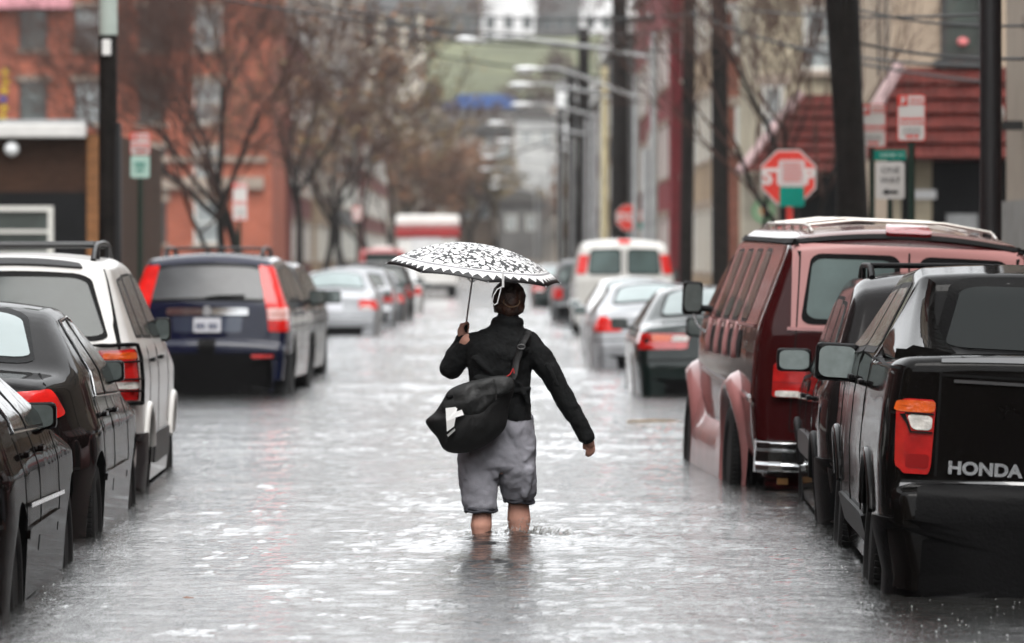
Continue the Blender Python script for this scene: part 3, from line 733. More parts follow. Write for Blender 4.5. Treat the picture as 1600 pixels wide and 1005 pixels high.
M['clear_pink'] = mat('pale_pink_lens', (.72, .42, .38), .12, coat=1., bump=('noise', 60, .3), var=.2, varscale=25)
M['blue_grey'] = mat('blue_grey_paint', (.022, .034, .065), .3, .3, coat=1.)
M['grey_plastic'] = mat('grey_plastic', (.018, .018, .019), .45, bump=('noise', 60, .2), var=.2)
M['white_flare'] = paint('white_flare_paint', (.62, .61, .58), .0, .35, .3)
def cargo_van(label, P, xl, dist, yaw=0):
    W = 2.0; root = place('parked_van', label, 'van', xl, dist, W / 2 - .04, yaw, 0, 'cars parked along the flooded kerb')
    out = [(0, .25), (0, .62), (.06, .66, .02), (.07, 1.3, .05), (.16, 1.95, .06), (.32, 2.08, .1), (3.9, 2.10, .3), (4.7, 1.35, .15), (5.3, 1.1, .15), (5.4, .5)]
    sh = Shell(out, W, [(.3, -.08), (.5, -.02), (1.3, -.02), (1.9, -.14), (2.0, -.18), (2.2, -.3)], (.25, .05), (.9, .2), .42, [(1.2, .36, .43), (4.6, .36, .43)], .08, .05, .02, ds=.05)
    sh.body(P, root); fr = sh.rearf()
    for c in (-1, 1):
        o = patch(MB(), fr, [(c * .39 - .33, 1.42), (c * .39 + .33, 1.42), (c * .37 + .31, 1.93), (c * .37 - .31, 1.93)], .14, .006, .02, 4, 6).build('rear_window_frame', M['black_plastic'], root)
        patch(MB(), fr, [(c * .39 - .30, 1.45), (c * .39 + .30, 1.45), (c * .37 + .28, 1.90), (c * .37 - .28, 1.90)], .16, .01, .02, 4, 6).build('rear_window', M['glass_soft2'], o)
        patch(MB(), sh.wrap(c), [(-.06, 1.44), (.09, 1.44), (.09, 1.82), (-.05, 1.82)], .15, .015, .03, 4, 6).build('tail_light', M['red_bright'], root)
        mirror(root, c * 1.14, 4.3, 1.4, .18, .26, M['black_plastic'], c)
    gap(sh, root, fr, [(0, .7), (0, 1.98)], .012)
    patch(MB(), fr, [(-1.1, .46), (1.1, .46), (1.1, .64), (-1.1, .64)], .05, .03, .03, 4, 16).build('rear_bumper', M['grey_plastic'], root)
    panes(sh, root, [[(3.4, 1.35), (4.4, 1.3), (4.0, 1.8), (3.4, 1.85)]])
    patch(MB(), fr, [(-.12, 2.0), (.12, 2.0), (.12, 2.05), (-.12, 2.05)], .2, .03, .03, 2, 4).build('brake_light', M['red_bright'], root)
    wheels(root, W, (1.2, 4.6), .36, False)
def box_truck():
    D = 186; root = thing('truck', 'white and red box truck with a pale rooftop bar in mid-street', 'truck', (X(668, D), D, GROUND))
    P = paint('truck_red', (.28, .02, .02), 0, .4, .2); Wt = mat('truck_white', (.66, .65, .62), .5, var=.06)
    MB().box((0, 3.2, 1.55), (2.3, 5.0, 1.9)).build('box_body', Wt, root, bevel=.05)
    MB().box((0, 3.2, 2.72), (2.5, 5.2, .40)).build('red_upper_body', P, root, bevel=.04)
    MB().box((0, 3.2, 3.17), (2.5, 4.6, .45)).build('rooftop_bar', Wt, root, bevel=.12)
    MB().box((-.05, .69, 2.35), (1.15, .06, .9)).build('rear_door', mat('truck_door', (.6, .6, .6), .4, var=.1), root, bevel=.02)
    for sg in (-1, 1):
        MB().box((sg * .95, .68, 1.35), (.25, .06, .35)).build('tail_light', M['red_bright'], root, bevel=.02)
        wheel(root, sg * 1.1, 1.6, .45, .35, 20, None, False); wheel(root, sg * 1.1, 5.2, .45, .3, 20, None, False)
    MB().box((0, .7, .62), (2.2, .15, .2)).build('rear_bumper', M['dark_steel'], root, bevel=.03)
    MB().box((0, 6.1, 1.3), (2.2, 1.6, 1.7)).build('cab', P, root, bevel=.15)
    root = thing('pickup_truck', 'small red pickup with a white cap beside the box truck', 'pickup truck', (X(597, 170), 170, GROUND))
    MB().box((0, 2, 1.0), (1.7, 4.2, .85)).build('body', P, root, bevel=.1)
    MB().box((0, 1.6, 1.72), (1.6, 3.0, .62)).build('bed_cap', P, root, bevel=.15)
    MB().box((0, .09, 1.72), (1.2, .04, .4)).build('rear_window', M['glass_soft'], root, bevel=.01)
    MB().box((0, 1.5, 2.08), (.7, .5, .12)).build('roof_vent', Wt, root, bevel=.04)
    for sg in (-1, 1):
        MB().box((sg * .75, -.11, 1.05), (.15, .04, .3)).build('tail_light', M['red_bright'], root, bevel=.01)
        wheel(root, sg * .82, .9, .36, .25, 20, None, False); wheel(root, sg * .82, 3.3, .36, .25, 20, None, False)
def build_vehicles():
    pickup_near(); suv_dark(); van_maroon()
    silver = paint('silver_paint', (.30, .31, .325), .3, .35, .2); white = paint('white_car_paint', (.62, .63, .63), 0, .35, .2)
    pale = paint('pale_van_paint', (.52, .51, .48), 0, .4, .15); grey = paint('grey_paint', (.07, .073, .076), .3, .35, .2)
    dark = paint('black_brown_paint', (.0034, .0022, .0020), .0, .4, .5, coat=.3, spec=.0); green = paint('dark_green_paint', (.003, .010, .009), .0, .35, .3, coat=1., spec=.05, ci=1.4)
    blue = paint('navy_paint', (.002, .0045, .022), .0, .32, .5, .1, coat=1., spec=.05, ci=1.4)
    black = paint('black_paint', (.004, .004, .0045), .0, .35, .3, coat=.8, spec=.1); wine = paint('red_suv_paint', (.10, .006, .007), .1, .35, .3)
    # kerb on the photograph's far side of the water, near to far
    suv('dark red SUV with a black rear window parked just beyond the maroon van', wine, 2.04, 39.0, 0, 1, W=1.82, H=1.74, L=4.4)
    sedan('dark green sedan with wide red and amber tail lamps', green, 1.78, 53.5, 0, 1, H=1.42, deck=1.0, lamp='wide')
    sedan('silver sedan with triangular red tail lamps behind the green one', silver, 1.62, 66.5, -.5, .5, H=1.40, lamp='triangle', lampm='red_bright')
    sedan('white sedan parked between the silver sedan and the white van', white, 1.72, 76, 0, 0, H=1.42, lamp='block')
    cargo_van('tall white cargo van with two square rear windows', pale, 1.90, 95, 0)
    suv('dark grey SUV parked beyond the white cargo van', grey, 1.72, 112, 0, 0)
    sedan('dark green car far down the street near the umbrella rim', green, 1.62, 146, 0, 0, lamp='block')
    suv('white SUV roof showing far beyond the cargo van', white, 3.0, 135, 0, 0, H=1.8)
    for k, (d, p, xx) in enumerate([(128, silver, 2.3), (158, white, 2.0), (175, grey, 2.1), (196, white, 2.2)]):
        sedan(['silver car in the far row beyond the grey SUV', 'white car in the far row under the street lamps', 'grey car near the far end of the kerb row', 'last white car visible in the far kerb row'][k], p, xx, d, lamp='block')
    # near left kerb
    r, sh = sedan('black sedan with a chrome side strip filling the lower corner', dark, -2.07, 20.25, -.6, -1.2, side=1, detail=True, H=1.35, W=1.80, lamp='block', L=4.95, mo=-.09)
    strip(MB(), sh.side(1), [(1.3, .66), (3.2, .63)], .02, .018).build('chrome_side_strip', M['chrome'], r)
    sedan('wet charcoal sedan with a rear window coloured pale like reflected sky and sweeping red lamps', paint('wet_charcoal_paint', (.0055, .0048, .0047), .0, .38, .8, coat=.5, spec=.0, ci=1.25), -2.17, 25.9, -.2, -1.2, side=1, detail=True, mo=-.10, rt=(1.1, .19), H=1.50, deck=1.10, W=1.84, L=4.75, lamp='sweep', lampm='red_bright', glass='glass_pale')
    suv('white SUV with caged tail lamps and a roof rack', paint('wet_white_paint', (.56, .55, .53), .0, .35, .4), -2.25, 31.3, -.4, -1.0, side=1, detail=True, mo=-.02, mw=.11, kind='cage', H=1.76, W=1.86, L=4.7, belt=1.18, glass='glass_soft')
    suv('navy blue SUV with tall red lamps and chrome tailgate bar', blue, -2.19, 53.8, 2.2, 0, side=1, detail=True, kind='tall', H=1.63, W=1.84, L=4.5, belt=1.08, glass='glass_rain', z=GROUND + .15, rlow=.06)
    suv('black SUV mostly hidden ahead of the navy blue one', black, -2.20, 60.5, 2., 0, side=1, H=1.60, z=GROUND + .1)
    sedan('silver sedan with small red lamps leading the far row', silver, -2.03, 94, 0, 0, side=1, lamp='block', lampm='red_bright', H=1.48, deck=1.05)
    suv('silver wagon behind the silver sedan', silver, -1.88, 103, 0, 0, side=1, H=1.5)
    sedan('grey sedan in the middle of the far row', grey, -1.78, 111, 0, 0, side=1, lamp='block')
    suv('black SUV near the end of the far row', black, -1.69, 119, 0, 0, side=1, H=1.6)
    sedan('white car with a glowing red lamp ending the far row', white, -1.62, 130, 0, 0, side=1, lamp='triangle', lampm='red_bright', H=1.5)
    box_truck()
M['glass_rain'] = mat('wet_grey_glass', (.055, .058, .062), .22, spec=.4, var=.3, varscale=2.0, bump=('voronoi', 60, .3, .002))
# ---------------------------------------------------------------- the wading person
PD = 26.5
def pw(px, py, dy=0.): d = PD + dy; return Vector((X(px, PD), PD + dy, Z(py, PD)))
def pr_(n): return n * PD / F
def person():
    base = Vector((X(785, PD), PD, GROUND))
    root = thing('person', 'person in a black jacket and rolled grey trousers wading away under an umbrella', 'person', base)
    B = lambda px, py, dy=0.: pw(px, py, dy) - base
    skin = mat('skin', (.55, .29, .22), .5, bump=('noise', 60, .15), var=.10, varscale=12)
    jacket = mat('black_wool', (.0036, .0042, .0046), .85, bump=('noise', 70, .8, .004), var=.4, varscale=18, spec=.25)
    short = mat('grey_jersey', (.255, .255, .285), .85, bump=('noise', 120, .5, .003), var=.10, varscale=5, spec=.1)
    hem = mat('wet_jersey_hem', (.07, .072, .085), .6, bump=('noise', 90, .8, .004), var=.3, varscale=20)
    hairm = mat('brown_hair', (.042, .017, .009), .42, bump=('noise', 70, 1.0, .006), var=.6, varscale=30)
    q = pr_
    # --- body: head, neck, trunk, arms, hands, legs as one surface
    b = MB()
    hc = B(795, 468, .02)
    b.ell(hc, (.078, .095, .098)); b.ell(hc + Vector((-.008, .035, -.045)), (.060, .065, .062))                 # skull, jaw
    b.ell(hc + Vector((-.012, .100, -.025)), (.013, .022, .020), 10, 8); b.ell(hc + Vector((-.012, .094, -.060)), (.024, .012, .010), 10, 8)   # nose, lips
    for sx in (-1, 1):
        b.ell(hc + Vector((sx * .078, .0, -.015)), (.012, .022, .034), 10, 8)                                  # ears
        b.ell(hc + Vector((sx * .032 - .01, .085, .0)), (.014, .010, .009), 10, 8); b.ell(hc + Vector((sx * .04 - .01, .07, -.035)), (.022, .02, .02), 10, 8)
    b.chain([B(794, 520, .0), B(795, 490, .01)], [.055, .050])
    b.eloft([(*B(783, 522, 0)[:2], B(783, 522)[2], .15, .07), (*B(783, 545, 0)[:2], B(783, 545)[2], .17, .09), (*B(781, 590, 0)[:2], B(0, 590)[2], .14, .09), (*B(782, 640, 0)[:2], B(0, 640)[2], .13, .09), (*B(778, 700, 0)[:2], B(0, 700)[2], .15, .11), (*B(777, 740, 0)[:2], B(0, 740)[2], .14, .10)])
    b.chain([B(830, 534, 0), B(866, 592, -.01), B(893, 640, 0), B(916, 680, .01)], [.045, .038, .032, .024])
    b.chain([B(732, 534, 0), B(710, 572, .10), B(722, 524, .20)], [.045, .038, .024])
    b.chain([B(756, 735, -.03), B(754, 790, -.06), B(752, 820, -.07), B(752, 838, -.07)], [.08, .050, .060, .049]); b.chain([B(752, 838, -.07), B(751, 878, -.06), B(751, 897, -.05)], [.050, .034, .036])
    b.chain([B(806, 735, .02), B(810, 785, .045), B(811, 812, .045), B(811, 832, .045)], [.085, .058, .066, .054]); b.chain([B(811, 832, .045), B(811, 870, .02), B(811, 892, .0)], [.054, .036, .038])
    for (px, dy) in ((751, -.05), (811, .0)): b.capsule(B(px, 902, dy - .05), B(px, 904, dy + .13), .036, .028)
    # right hand, hanging: palm, four fingers, thumb
    w = B(918, 684, .01); pc = B(922, 692, .015)
    b.chain([w, pc], [.021, .026], 12)
    dirn = Vector((.012, .0, -.05))
    for i, (ox, oy, L) in enumerate([(-.020, .006, .026), (-.007, .012, .029), (.007, .012, .027), (.018, .006, .022)]):
        p0 = pc + Vector((ox * .9 + .002, oy, -.014)); p1 = p0 + Vector((.002 + ox * .12, .004, -L)); p2 = p1 + Vector((-.002, -.004 + .010, -L * .7)); p3 = p2 + Vector((-.004, .012, -L * .45))
        b.chain([p0, p1, p2, p3], [.0095, .0088, .0080, .0068], 8)
    t0 = pc + Vector((-.018, -.006, .008)); b.chain([t0, t0 + Vector((-.016, .004, -.018)), t0 + Vector((-.017, .008, -.038))], [.011, .0095, .008], 8)
    # left hand closed round the shaft
    hx = B(724, 518, .215); sd = (B(735, 437, .215) - B(727, 515, .215)).normalized()
    b.ell(hx + Vector((-.014, -.018, -.008)), (.022, .020, .036), 12, 8)
    shaft = B(727, 515, .215)
    for i in range(4):
        c = shaft + sd * (.026 - i * .019) + Vector((0, 0, 0)); rr = .017; P = []
        for a in (200, 150, 95, 40, -5): P.append(c + Vector((math.cos(R(a)) * rr, math.sin(R(a)) * rr - .002, 0)))
        P.insert(0, c + Vector((-.026, -.014, -.002)))
        b.chain(P, [.0098, .0095, .009, .0088, .008, .007], 8)
    b.chain([shaft + Vector((-.020, -.020, .012)), shaft + Vector((-.002, -.022, .030)), shaft + Vector((.012, -.016, .036))], [.011, .0095, .008], 8)
    remeshed(b, 'body', skin, root, .0055, 3)
    # --- jacket
    j = MB()
    def sec(py, xl, xr, ry, dy=0.): c = B((xl + xr) / 2, py, dy); return (c.x, c.y, c.z, q((xr - xl) / 2), ry)
    j.eloft([sec(657, 735, 834, .125), sec(645, 736, 831, .125), sec(620, 735, 829, .118), sec(595, 733, 828, .115), sec(575, 730, 830, .12), sec(552, 728, 836, .125), sec(536, 730, 838, .115), sec(525, 738, 834, .10), sec(517, 752, 824, .085), sec(508, 768, 816, .075)])
    j.chain([B(826, 537, 0), B(846, 562, -.01), B(866, 592, -.015), B(890, 637, -.01), B(914, 676, .0)], [q(20), q(19.5), q(17.5), q(15.5), q(13.5)])
    j.chain([B(909, 668, .0), B(917, 681, .0)], [q(13), q(14)])
    j.chain([B(737, 538, .02), B(716, 560, .05), B(706, 573, .07), B(709, 570, .12), B(717, 548, .17), B(722, 531, .20)], [q(19), q(19), q(20), q(20), q(15), q(11)])
    j.chain([B(740, 531, .0), B(795, 523, -.01), B(826, 533, .0)], [q(13), q(20), q(16)])
    for k in range(10):                                    # rolled knit collar
        a, a2 = R(36 * k), R(36 * (k + 1)); c0 = B(794, 504, .005)
        f = lambda a: c0 + Vector((math.cos(a) * .062, math.sin(a) * .062, .006 * math.sin(a * 2)))
        j.capsule(f(a), f(a2), .030, .030, 10, 3)
    j.chain([B(794, 520, 0), B(794, 496, .005)], [.075, .062])
    for (p0, p1, r0) in [((742, 560), (770, 585), 5), ((745, 590), (790, 600), 5), ((760, 620), (826, 606), 5), ((800, 560), (824, 545), 6), ((855, 570), (870, 600), 5), ((742, 640), (800, 650), 5), ((812, 600), (826, 630), 5)]:
        dd = -.112
        j.chain([B(*p0, dd), B(*p1, dd)], [q(r0), q(r0 * .7)])
    J = remeshed(j, 'jacket', jacket, root, .007, 6)
    tx = bpy.data.textures.new('folds', 'CLOUDS'); tx.noise_scale = .07; tx.noise_depth = 2
    md = J.modifiers.new('folds', 'DISPLACE'); md.texture = tx; md.strength = .022; md.mid_level = .5
    # belt seam and collar roll edge
    # --- rolled trousers
    s = MB()
    s.eloft([sec(648, 735, 833, .115), sec(665, 731, 835, .125), (*sec(700, 718, 838, .135),), (*sec(728, 717, 838, .135),), sec(738, 722, 834, .11)])
    s.eloft([sec(700, 717, 790, .130, .0), sec(735, 716, 779, .120, -.01), sec(760, 719, 778, .108, -.03), sec(782, 722, 777, .090, -.05), sec(792, 725, 777, .082, -.06), sec(797, 729, 775, .072, -.06)])
    s.eloft([sec(700, 765, 838, .130, .0), sec(735, 775, 838, .122, .0), sec(755, 780, 839, .112, .01), sec(770, 783, 839, .10, .03), sec(779, 785, 836, .088, .04), sec(785, 790, 832, .075, .045)])
    for (p0, p1, r0, r1) in [((738, 706), (752, 782), 9, 7), ((800, 668), (818, 715), 12, 8), ((826, 735), (820, 772), 9, 7), ((756, 700), (774, 742), 8, 6)]:
        s.chain([B(*p0, -.100), B(*p1, -.072 if p1[1] > 750 else -.098)], [q(r0), q(r1)])
    S = remeshed(s, 'trousers', short, root, .007, 5)
    tx2 = bpy.data.textures.new('folds2', 'CLOUDS'); tx2.noise_scale = .09; tx2.noise_depth = 2
    md = S.modifiers.new('folds', 'DISPLACE'); md.texture = tx2; md.strength = .026; md.mid_level = .5
    h = MB()
    for (xl, xr, py, dy, ry, tilt) in ((725, 777, 794, -.06, .083, 0), (786, 835, 781, .042, .088, -3)):
        c = B((xl + xr) / 2, py, dy); n = 22
        for row in (0, 1):
            P = []
            for k in range(n + 1):
                a = 2 * math.pi * k / n; wob = .004 * math.sin(5 * a + row * 2) + .003 * math.sin(11 * a)
                P.append(c + Vector((math.cos(a) * (q((xr - xl) / 2) - .008 + wob), math.sin(a) * (ry - .006 + wob), -.012 * row + wob + tilt * .002 * math.cos(a))))
            h.tube(P, .011, 8)
    h.build('trouser_hem', hem, S)
    # --- hair gathered low, with a hair band
    hb = MB()
    hb.ell(hc + Vector((.002, -.012, .012)), (.091, .100, .092), 20, 14); hb.ell(hc + Vector((.028, -.035, -.038)), (.062, .060, .055)); hb.ell(hc + Vector((-.028, -.03, -.035)), (.058, .058, .052))
    hb.ell(hc + Vector((.012, -.085, -.008)), (.044, .030, .036)); hb.chain([hc + Vector((.0, -.06, -.05)), hc + Vector((.0, -.04, -.095))], [.045, .03])
    for k in range(16):
        a = RNG.uniform(-1.3, 1.3); hb.chain([hc + Vector((.088 * math.sin(a), -.085 * math.cos(a), .02)), hc + Vector((.080 * math.sin(a), -.08 * math.cos(a), -.055 - RNG.uniform(0, .02)))], [.012, .005], 6)
    H = remeshed(hb, 'hair', hairm, root, .005, 2)
    st = MB()
    for k in range(90):
        a = RNG.uniform(-1.5, 1.5); P = []
        for t in np.linspace(0, 1, 6):
            el = 1.25 - t * 1.75; aa = a * (1 - .35 * max(0, t - .5)) + RNG.normal(0, .02)
            P.append(hc + Vector((.0935 * math.sin(aa) * math.cos(el), -.012 - .103 * math.cos(aa) * math.cos(el), .012 + .095 * math.sin(el))))
        st.tube(P, .0013, 3, False)
    for k in range(24):
        a = RNG.uniform(-1, 1); p = hc + Vector((.09 * math.sin(a), -.095 * math.cos(a), RNG.uniform(-.03, .03))); st.tube([p, p + Vector((RNG.normal(0, .012), -.012, -.02)), p + Vector((RNG.normal(0, .02), -.01, -.05))], .0009, 3, False)
    st.build('loose_strands', hairm, H)
    P = [hc + Vector((.015 + .045 * math.cos(a), -.108, -.012 + .030 * math.sin(a))) for a in np.linspace(2.6, 6.6, 12)]
    MB().tube(P, .0035, 6).build('hair_band', mat('tan_elastic', (.16, .10, .06), .7), H)
    # --- shoulder bag (held: a thing of its own)
    bagm = mat('black_canvas', (.0045, .0045, .0047), .62, bump=('noise', 80, .5, .004), var=.35, varscale=8, spec=.35)
    flapm = mat('worn_canvas_flap', (.0115, .012, .012), .6, bump=('noise', 60, .7, .004), var=.45, varscale=10, spec=.35)
    bb = B(735, 650, -.22) + base
    bag = thing('shoulder_bag', 'slouchy black shoulder bag with a white mark, hanging at the wader\'s hip', 'bag', bb)
    C = lambda px, py, dy=0.: pw(px, py, dy) - bb
    def puff(poly, T, dyc, cen, name, m, wr=.012, back=1., seed=0):
        mb = MB(); n = len(poly); sub = []
        for i in range(n):
            a, b2 = poly[i], poly[(i + 1) % n]; z = poly[i - 1]; c = poly[(i + 2) % n]
            for t in (0, .25, .5, .75):
                h = lambda p0, p1, p2, p3: .5 * ((2 * p1) + (-p0 + p2) * t + (2 * p0 - 5 * p1 + 4 * p2 - p3) * t * t + (-p0 + 3 * p1 - 3 * p2 + p3) * t ** 3)
                sub.append((h(z[0], a[0], b2[0], c[0]), h(z[1], a[1], b2[1], c[1])))
        N = len(sub); K = 14
        for sg in (-1, 1):
            P = []
            for k in range(K + 1):
                r = math.sin(math.pi / 2 * k / K); row = []
                for (x, y) in sub + sub[:1]:
                    px, py = cen[0] + (x - cen[0]) * r, cen[1] + (y - cen[1]) * r
                    dpt = T * (1 - r ** 2.6) ** .7
                    nz = noise.noise(Vector((px * .045, py * .03 + px * .02, seed + sg))) + .5 * noise.noise(Vector((px * .11, py * .07, seed + 9)))
                    v = C(px, py, dyc + sg * dpt * (1 if sg < 0 else back)); v.y += nz * wr * (1 - r ** 6)
                    row.append(v)
                P.append(row)
            mb.grid(P)
        o = mb.build(name, m, bag); bm = bmesh.new(); bm.from_mesh(o.data); bmesh.ops.remove_doubles(bm, verts=bm.verts, dist=.0008); bmesh.ops.recalc_face_normals(bm, faces=bm.faces); bm.to_mesh(o.data); bm.free()
        return o
    body = [(666, 655), (680, 642), (692, 624), (702, 608), (722, 598), (752, 590), (780, 585), (799, 588), (803, 606), (796, 630), (793, 650), (788, 668), (770, 686), (745, 700), (715, 706), (694, 700), (684, 682), (672, 668)]
    puff(body, .10, -.235, (738, 645), 'bag_body', bagm, .018, 1., 3)
    flap = [(690, 634), (700, 612), (722, 598), (752, 590), (782, 585), (800, 590), (802, 606), (780, 618), (764, 636), (745, 648), (722, 650), (703, 645)]
    puff(flap, .045, -.315, (748, 617), 'bag_flap', flapm, .022, .2, 5)
    em = MB()
    ey = -.357
    pts = [(697, 635), (716, 632.5), (713.5, 640), (722, 637), (725, 645), (712.5, 649), (710, 663), (699, 671), (698, 655)]
    em.poly([C(x, y, ey + (x - 710) * -.0004 + abs(y - 645) * .0006) for x, y in pts], (0, .02, 0)); em.build('bag_emblem', mat('white_print', (.88, .88, .87), .5), bag)
    em = MB(); em.poly([C(x, y, ey + .004) for x, y in [(699, 676), (711, 666), (712, 669), (701, 679)]], (0, .02, 0)); em.build('emblem_underline', mat('grey_print', (.30, .30, .29), .5), bag)
    MB().ell(C(703, 617, -.335), (.020, .012, .013), 12, 8).build('bag_toggle', M['black_plastic'], bag)
    st = MB()
    P = [C(799, 592, -.24), C(803, 585, -.20), C(806, 565, -.165), C(812, 545, -.155), C(818, 532, -.145), C(824, 522, -.10), C(824, 517, -.02), C(815, 520, .08), C(790, 560, .15), C(750, 600, .12)]
    PP = []
    for i in range(len(P) - 1):
        for t in np.linspace(0, 1, 5)[:-1]: PP.append(P[i].lerp(P[i + 1], t))
    st.tube(PP, .022, 8, True, True, .22); st.build('shoulder_strap', bagm, bag)
    rg = MB(); c = C(814, 541, -.170); rg.tube([c + Vector((.021 * math.cos(a), .0, .013 * math.sin(a))) for a in np.linspace(0, 2 * math.pi, 25)], .0035, 6); rg.build('strap_ring', mat('dull_metal', (.10, .10, .10), .4, .6), bag)
    MB().tube([C(790, 588, -.25), C(797, 583, -.235), C(802, 574, -.205), C(803, 582, -.23)], .0035, 6).build('red_tab', mat('red_cord', (.35, .02, .02), .6), bag)
    zl = [C(770 - k * .0, 588 + k * 11, -.355 + .01 * math.sin(k)) for k in range(6)]
    MB().tube([C(771, 590, -.352), C(774, 605, -.366), C(775, 622, -.362)], .004, 5).build('flap_piping', flapm, bag)

def umbrella():
    D = PD + .215
    m = bpy.data.materials.new('patterned_canopy'); m.use_nodes = True; nt = m.node_tree; b = nt.nodes['Principled BSDF']; b.inputs['Roughness'].default_value = .45
    def N(t): return nt.nodes.new(t)
    def op(kind, a, c=None, clamp=False):
        n = N('ShaderNodeMath'); n.operation = kind; n.use_clamp = clamp
        for i, v in enumerate((a, c)):
            if v is None: continue
            if isinstance(v, (int, float)): n.inputs[i].default_value = v
            else: nt.links.new(v, n.inputs[i])
        return n.outputs[0]
    uv = N('ShaderNodeUVMap'); uv.uv_map = 'uv'; sx = N('ShaderNodeSeparateXYZ'); nt.links.new(uv.outputs[0], sx.inputs[0]); th, r = sx.outputs[0], sx.outputs[1]
    tc = N('ShaderNodeTexCoord'); mp = N('ShaderNodeMapping'); nt.links.new(tc.outputs['Object'], mp.inputs[0]); mp.inputs['Scale'].default_value = (1, 1, .6); mp.inputs['Rotation'].default_value = (0, 0, .6)
    ns = N('ShaderNodeTexNoise'); ns.inputs['Scale'].default_value = 30; nt.links.new(mp.outputs[0], ns.inputs['Vector'])
    vm = N('ShaderNodeVectorMath'); vm.operation = 'MULTIPLY_ADD'; vm.inputs[1].default_value = (.03,) * 3; nt.links.new(ns.outputs['Color'], vm.inputs[0]); nt.links.new(mp.outputs[0], vm.inputs[2])
    v1 = N('ShaderNodeTexVoronoi'); v1.inputs['Scale'].default_value = 25; v1.feature = 'DISTANCE_TO_EDGE'; v1.inputs['Randomness'].default_value = .9; nt.links.new(vm.outputs[0], v1.inputs['Vector'])
    v2 = N('ShaderNodeTexVoronoi'); v2.inputs['Scale'].default_value = 31; nt.links.new(vm.outputs[0], v2.inputs['Vector'])
    marks = op('MULTIPLY', op('LESS_THAN', v1.outputs['Distance'], .15), op('GREATER_THAN', v2.outputs['Distance'], .40))
    marks = op('MAXIMUM', marks, op('MULTIPLY', op('LESS_THAN', v2.outputs['Distance'], .17), op('GREATER_THAN', v1.outputs['Distance'], .1)))
    marks = op('MULTIPLY', marks, op('LESS_THAN', r, .83))
    band = op('MULTIPLY', op('GREATER_THAN', r, .84), op('LESS_THAN', r, .872))
    tri = op('ABSOLUTE', op('SUBTRACT', op('FRACT', op('MULTIPLY', th, 52)), .5))       # 0..0.5 teeth
    wob = op('MULTIPLY', op('SUBTRACT', ns.outputs['Fac'], .5), .05)
    edge = op('GREATER_THAN', op('ADD', op('ADD', r, op('MULTIPLY', tri, .12)), wob), .965)
    rm = N('ShaderNodeMix'); rm.data_type = 'RGBA'; rm.inputs[6].default_value = (.84, .84, .84, 1); rm.inputs[7].default_value = (.006, .006, .007, 1); nt.links.new(op('MAXIMUM', marks, edge), rm.inputs[0])
    r2 = N('ShaderNodeMix'); r2.data_type = 'RGBA'; nt.links.new(op('MULTIPLY', band, .8), r2.inputs[0]); nt.links.new(rm.outputs[2], r2.inputs[6]); r2.inputs[7].default_value = (.10, .10, .11, 1)
    nt.links.new(r2.outputs[2], b.inputs['Base Color'])
    tr = N('ShaderNodeBsdfTranslucent'); mxs = N('ShaderNodeMixShader'); mxs.inputs[0].default_value = .12; nt.links.new(r2.outputs[2], tr.inputs['Color'])
    nt.links.new(b.outputs[0], mxs.inputs[1]); nt.links.new(tr.outputs[0], mxs.inputs[2]); nt.links.new(mxs.outputs[0], nt.nodes['Material Output'].inputs[0])
    cen = Vector((X(740, D), D, Z(426, D)))
    root = thing('umbrella', 'white umbrella with a black leaf pattern and black toothed rim, held over the wader', 'umbrella', cen)
    rot = Matrix.Rotation(R(7.2), 3, 'Y') @ Matrix.Rotation(R(4.2), 3, 'X')
    Ra, Hh = .495, .150; NT, NR = 96, 18; P = []; UV = []
    ph0 = R(10)
    for i in range(NR + 1):
        rr = i / NR; row = []
        for k in range(NT + 1):
            a = 2 * math.pi * k / NT; g = (k % (NT // 8)) / (NT // 8); s = math.sin(math.pi * g)
            rad = rr * Ra * (1 - .055 * s * rr - .0 * s) ; h = Hh * (1 - rr ** 2.3) + .012 * (1 - rr) - .020 * s * math.sin(math.pi * min(1, rr * 1.0)) * rr + (.012 * s * rr ** 4)
            if rr > .93: h -= (rr - .93) * .10
            row.append(rot @ Vector((rad * math.cos(a + ph0), rad * math.sin(a + ph0), h)))
        P.append(row)
    mb = MB().grid(P); o = mb.build('canopy', m, root, fix=False)
    uvl = o.data.uv_layers.new(name='uv')
    for p in o.data.polygons:
        for li in p.loop_indices:
            vi = o.data.loops[li].vertex_index; uvl.data[li].uv = ((vi % (NT + 1)) / NT, (vi // (NT + 1)) / NR)
    md = o.modifiers.new('t', 'SOLIDIFY'); md.thickness = .0012; md.offset = -1
    metal = mat('umbrella_metal', (.30, .30, .31), .3, .8)
    apex = rot @ Vector((0, 0, Hh + .01)); D2 = Vector((X(727, D), D, Z(515, D))) - cen
    MB().tube([D2 + (D2 - apex).normalized() * .05, apex], .0048, 8).build('shaft', metal, root)
    MB().tube([apex, apex + rot @ Vector((0, 0, .008))], [.007, .003], 8).build('ferrule', M['black_plastic'], root)
    hd = (D2 - apex).normalized(); MB().tube([D2 + hd * -.03, D2 + hd * .07], .013, 10).build('handle', M['black_plastic'], root)
    for k in range(8):
        a = 2 * math.pi * k / 8 + ph0
        pts = [rot @ Vector((Ra * t * math.cos(a), Ra * t * math.sin(a), Hh * (1 - t ** 2.3) - .006)) for t in np.linspace(.02, 1.0, 9)]
        rb = MB().tube(pts, .0018, 5).build('rib', metal, root)
        run = apex.lerp(D2, .45); MB().tube([run, pts[4]], .0016, 5).build('stretcher', metal, rb)
        MB().ell(pts[-1], (.005, .005, .005), 8, 6).build('rib_tip', metal, rb)
    # tie strap hanging from the rim
    s = MB(); s.tube([Vector((X(786, D - .45), -.45, Z(y, D - .45) - cen.z)) + Vector((-cen.x, 0, 0)) for y in (428, 438, 449)], .007, 6, True, True, .2)
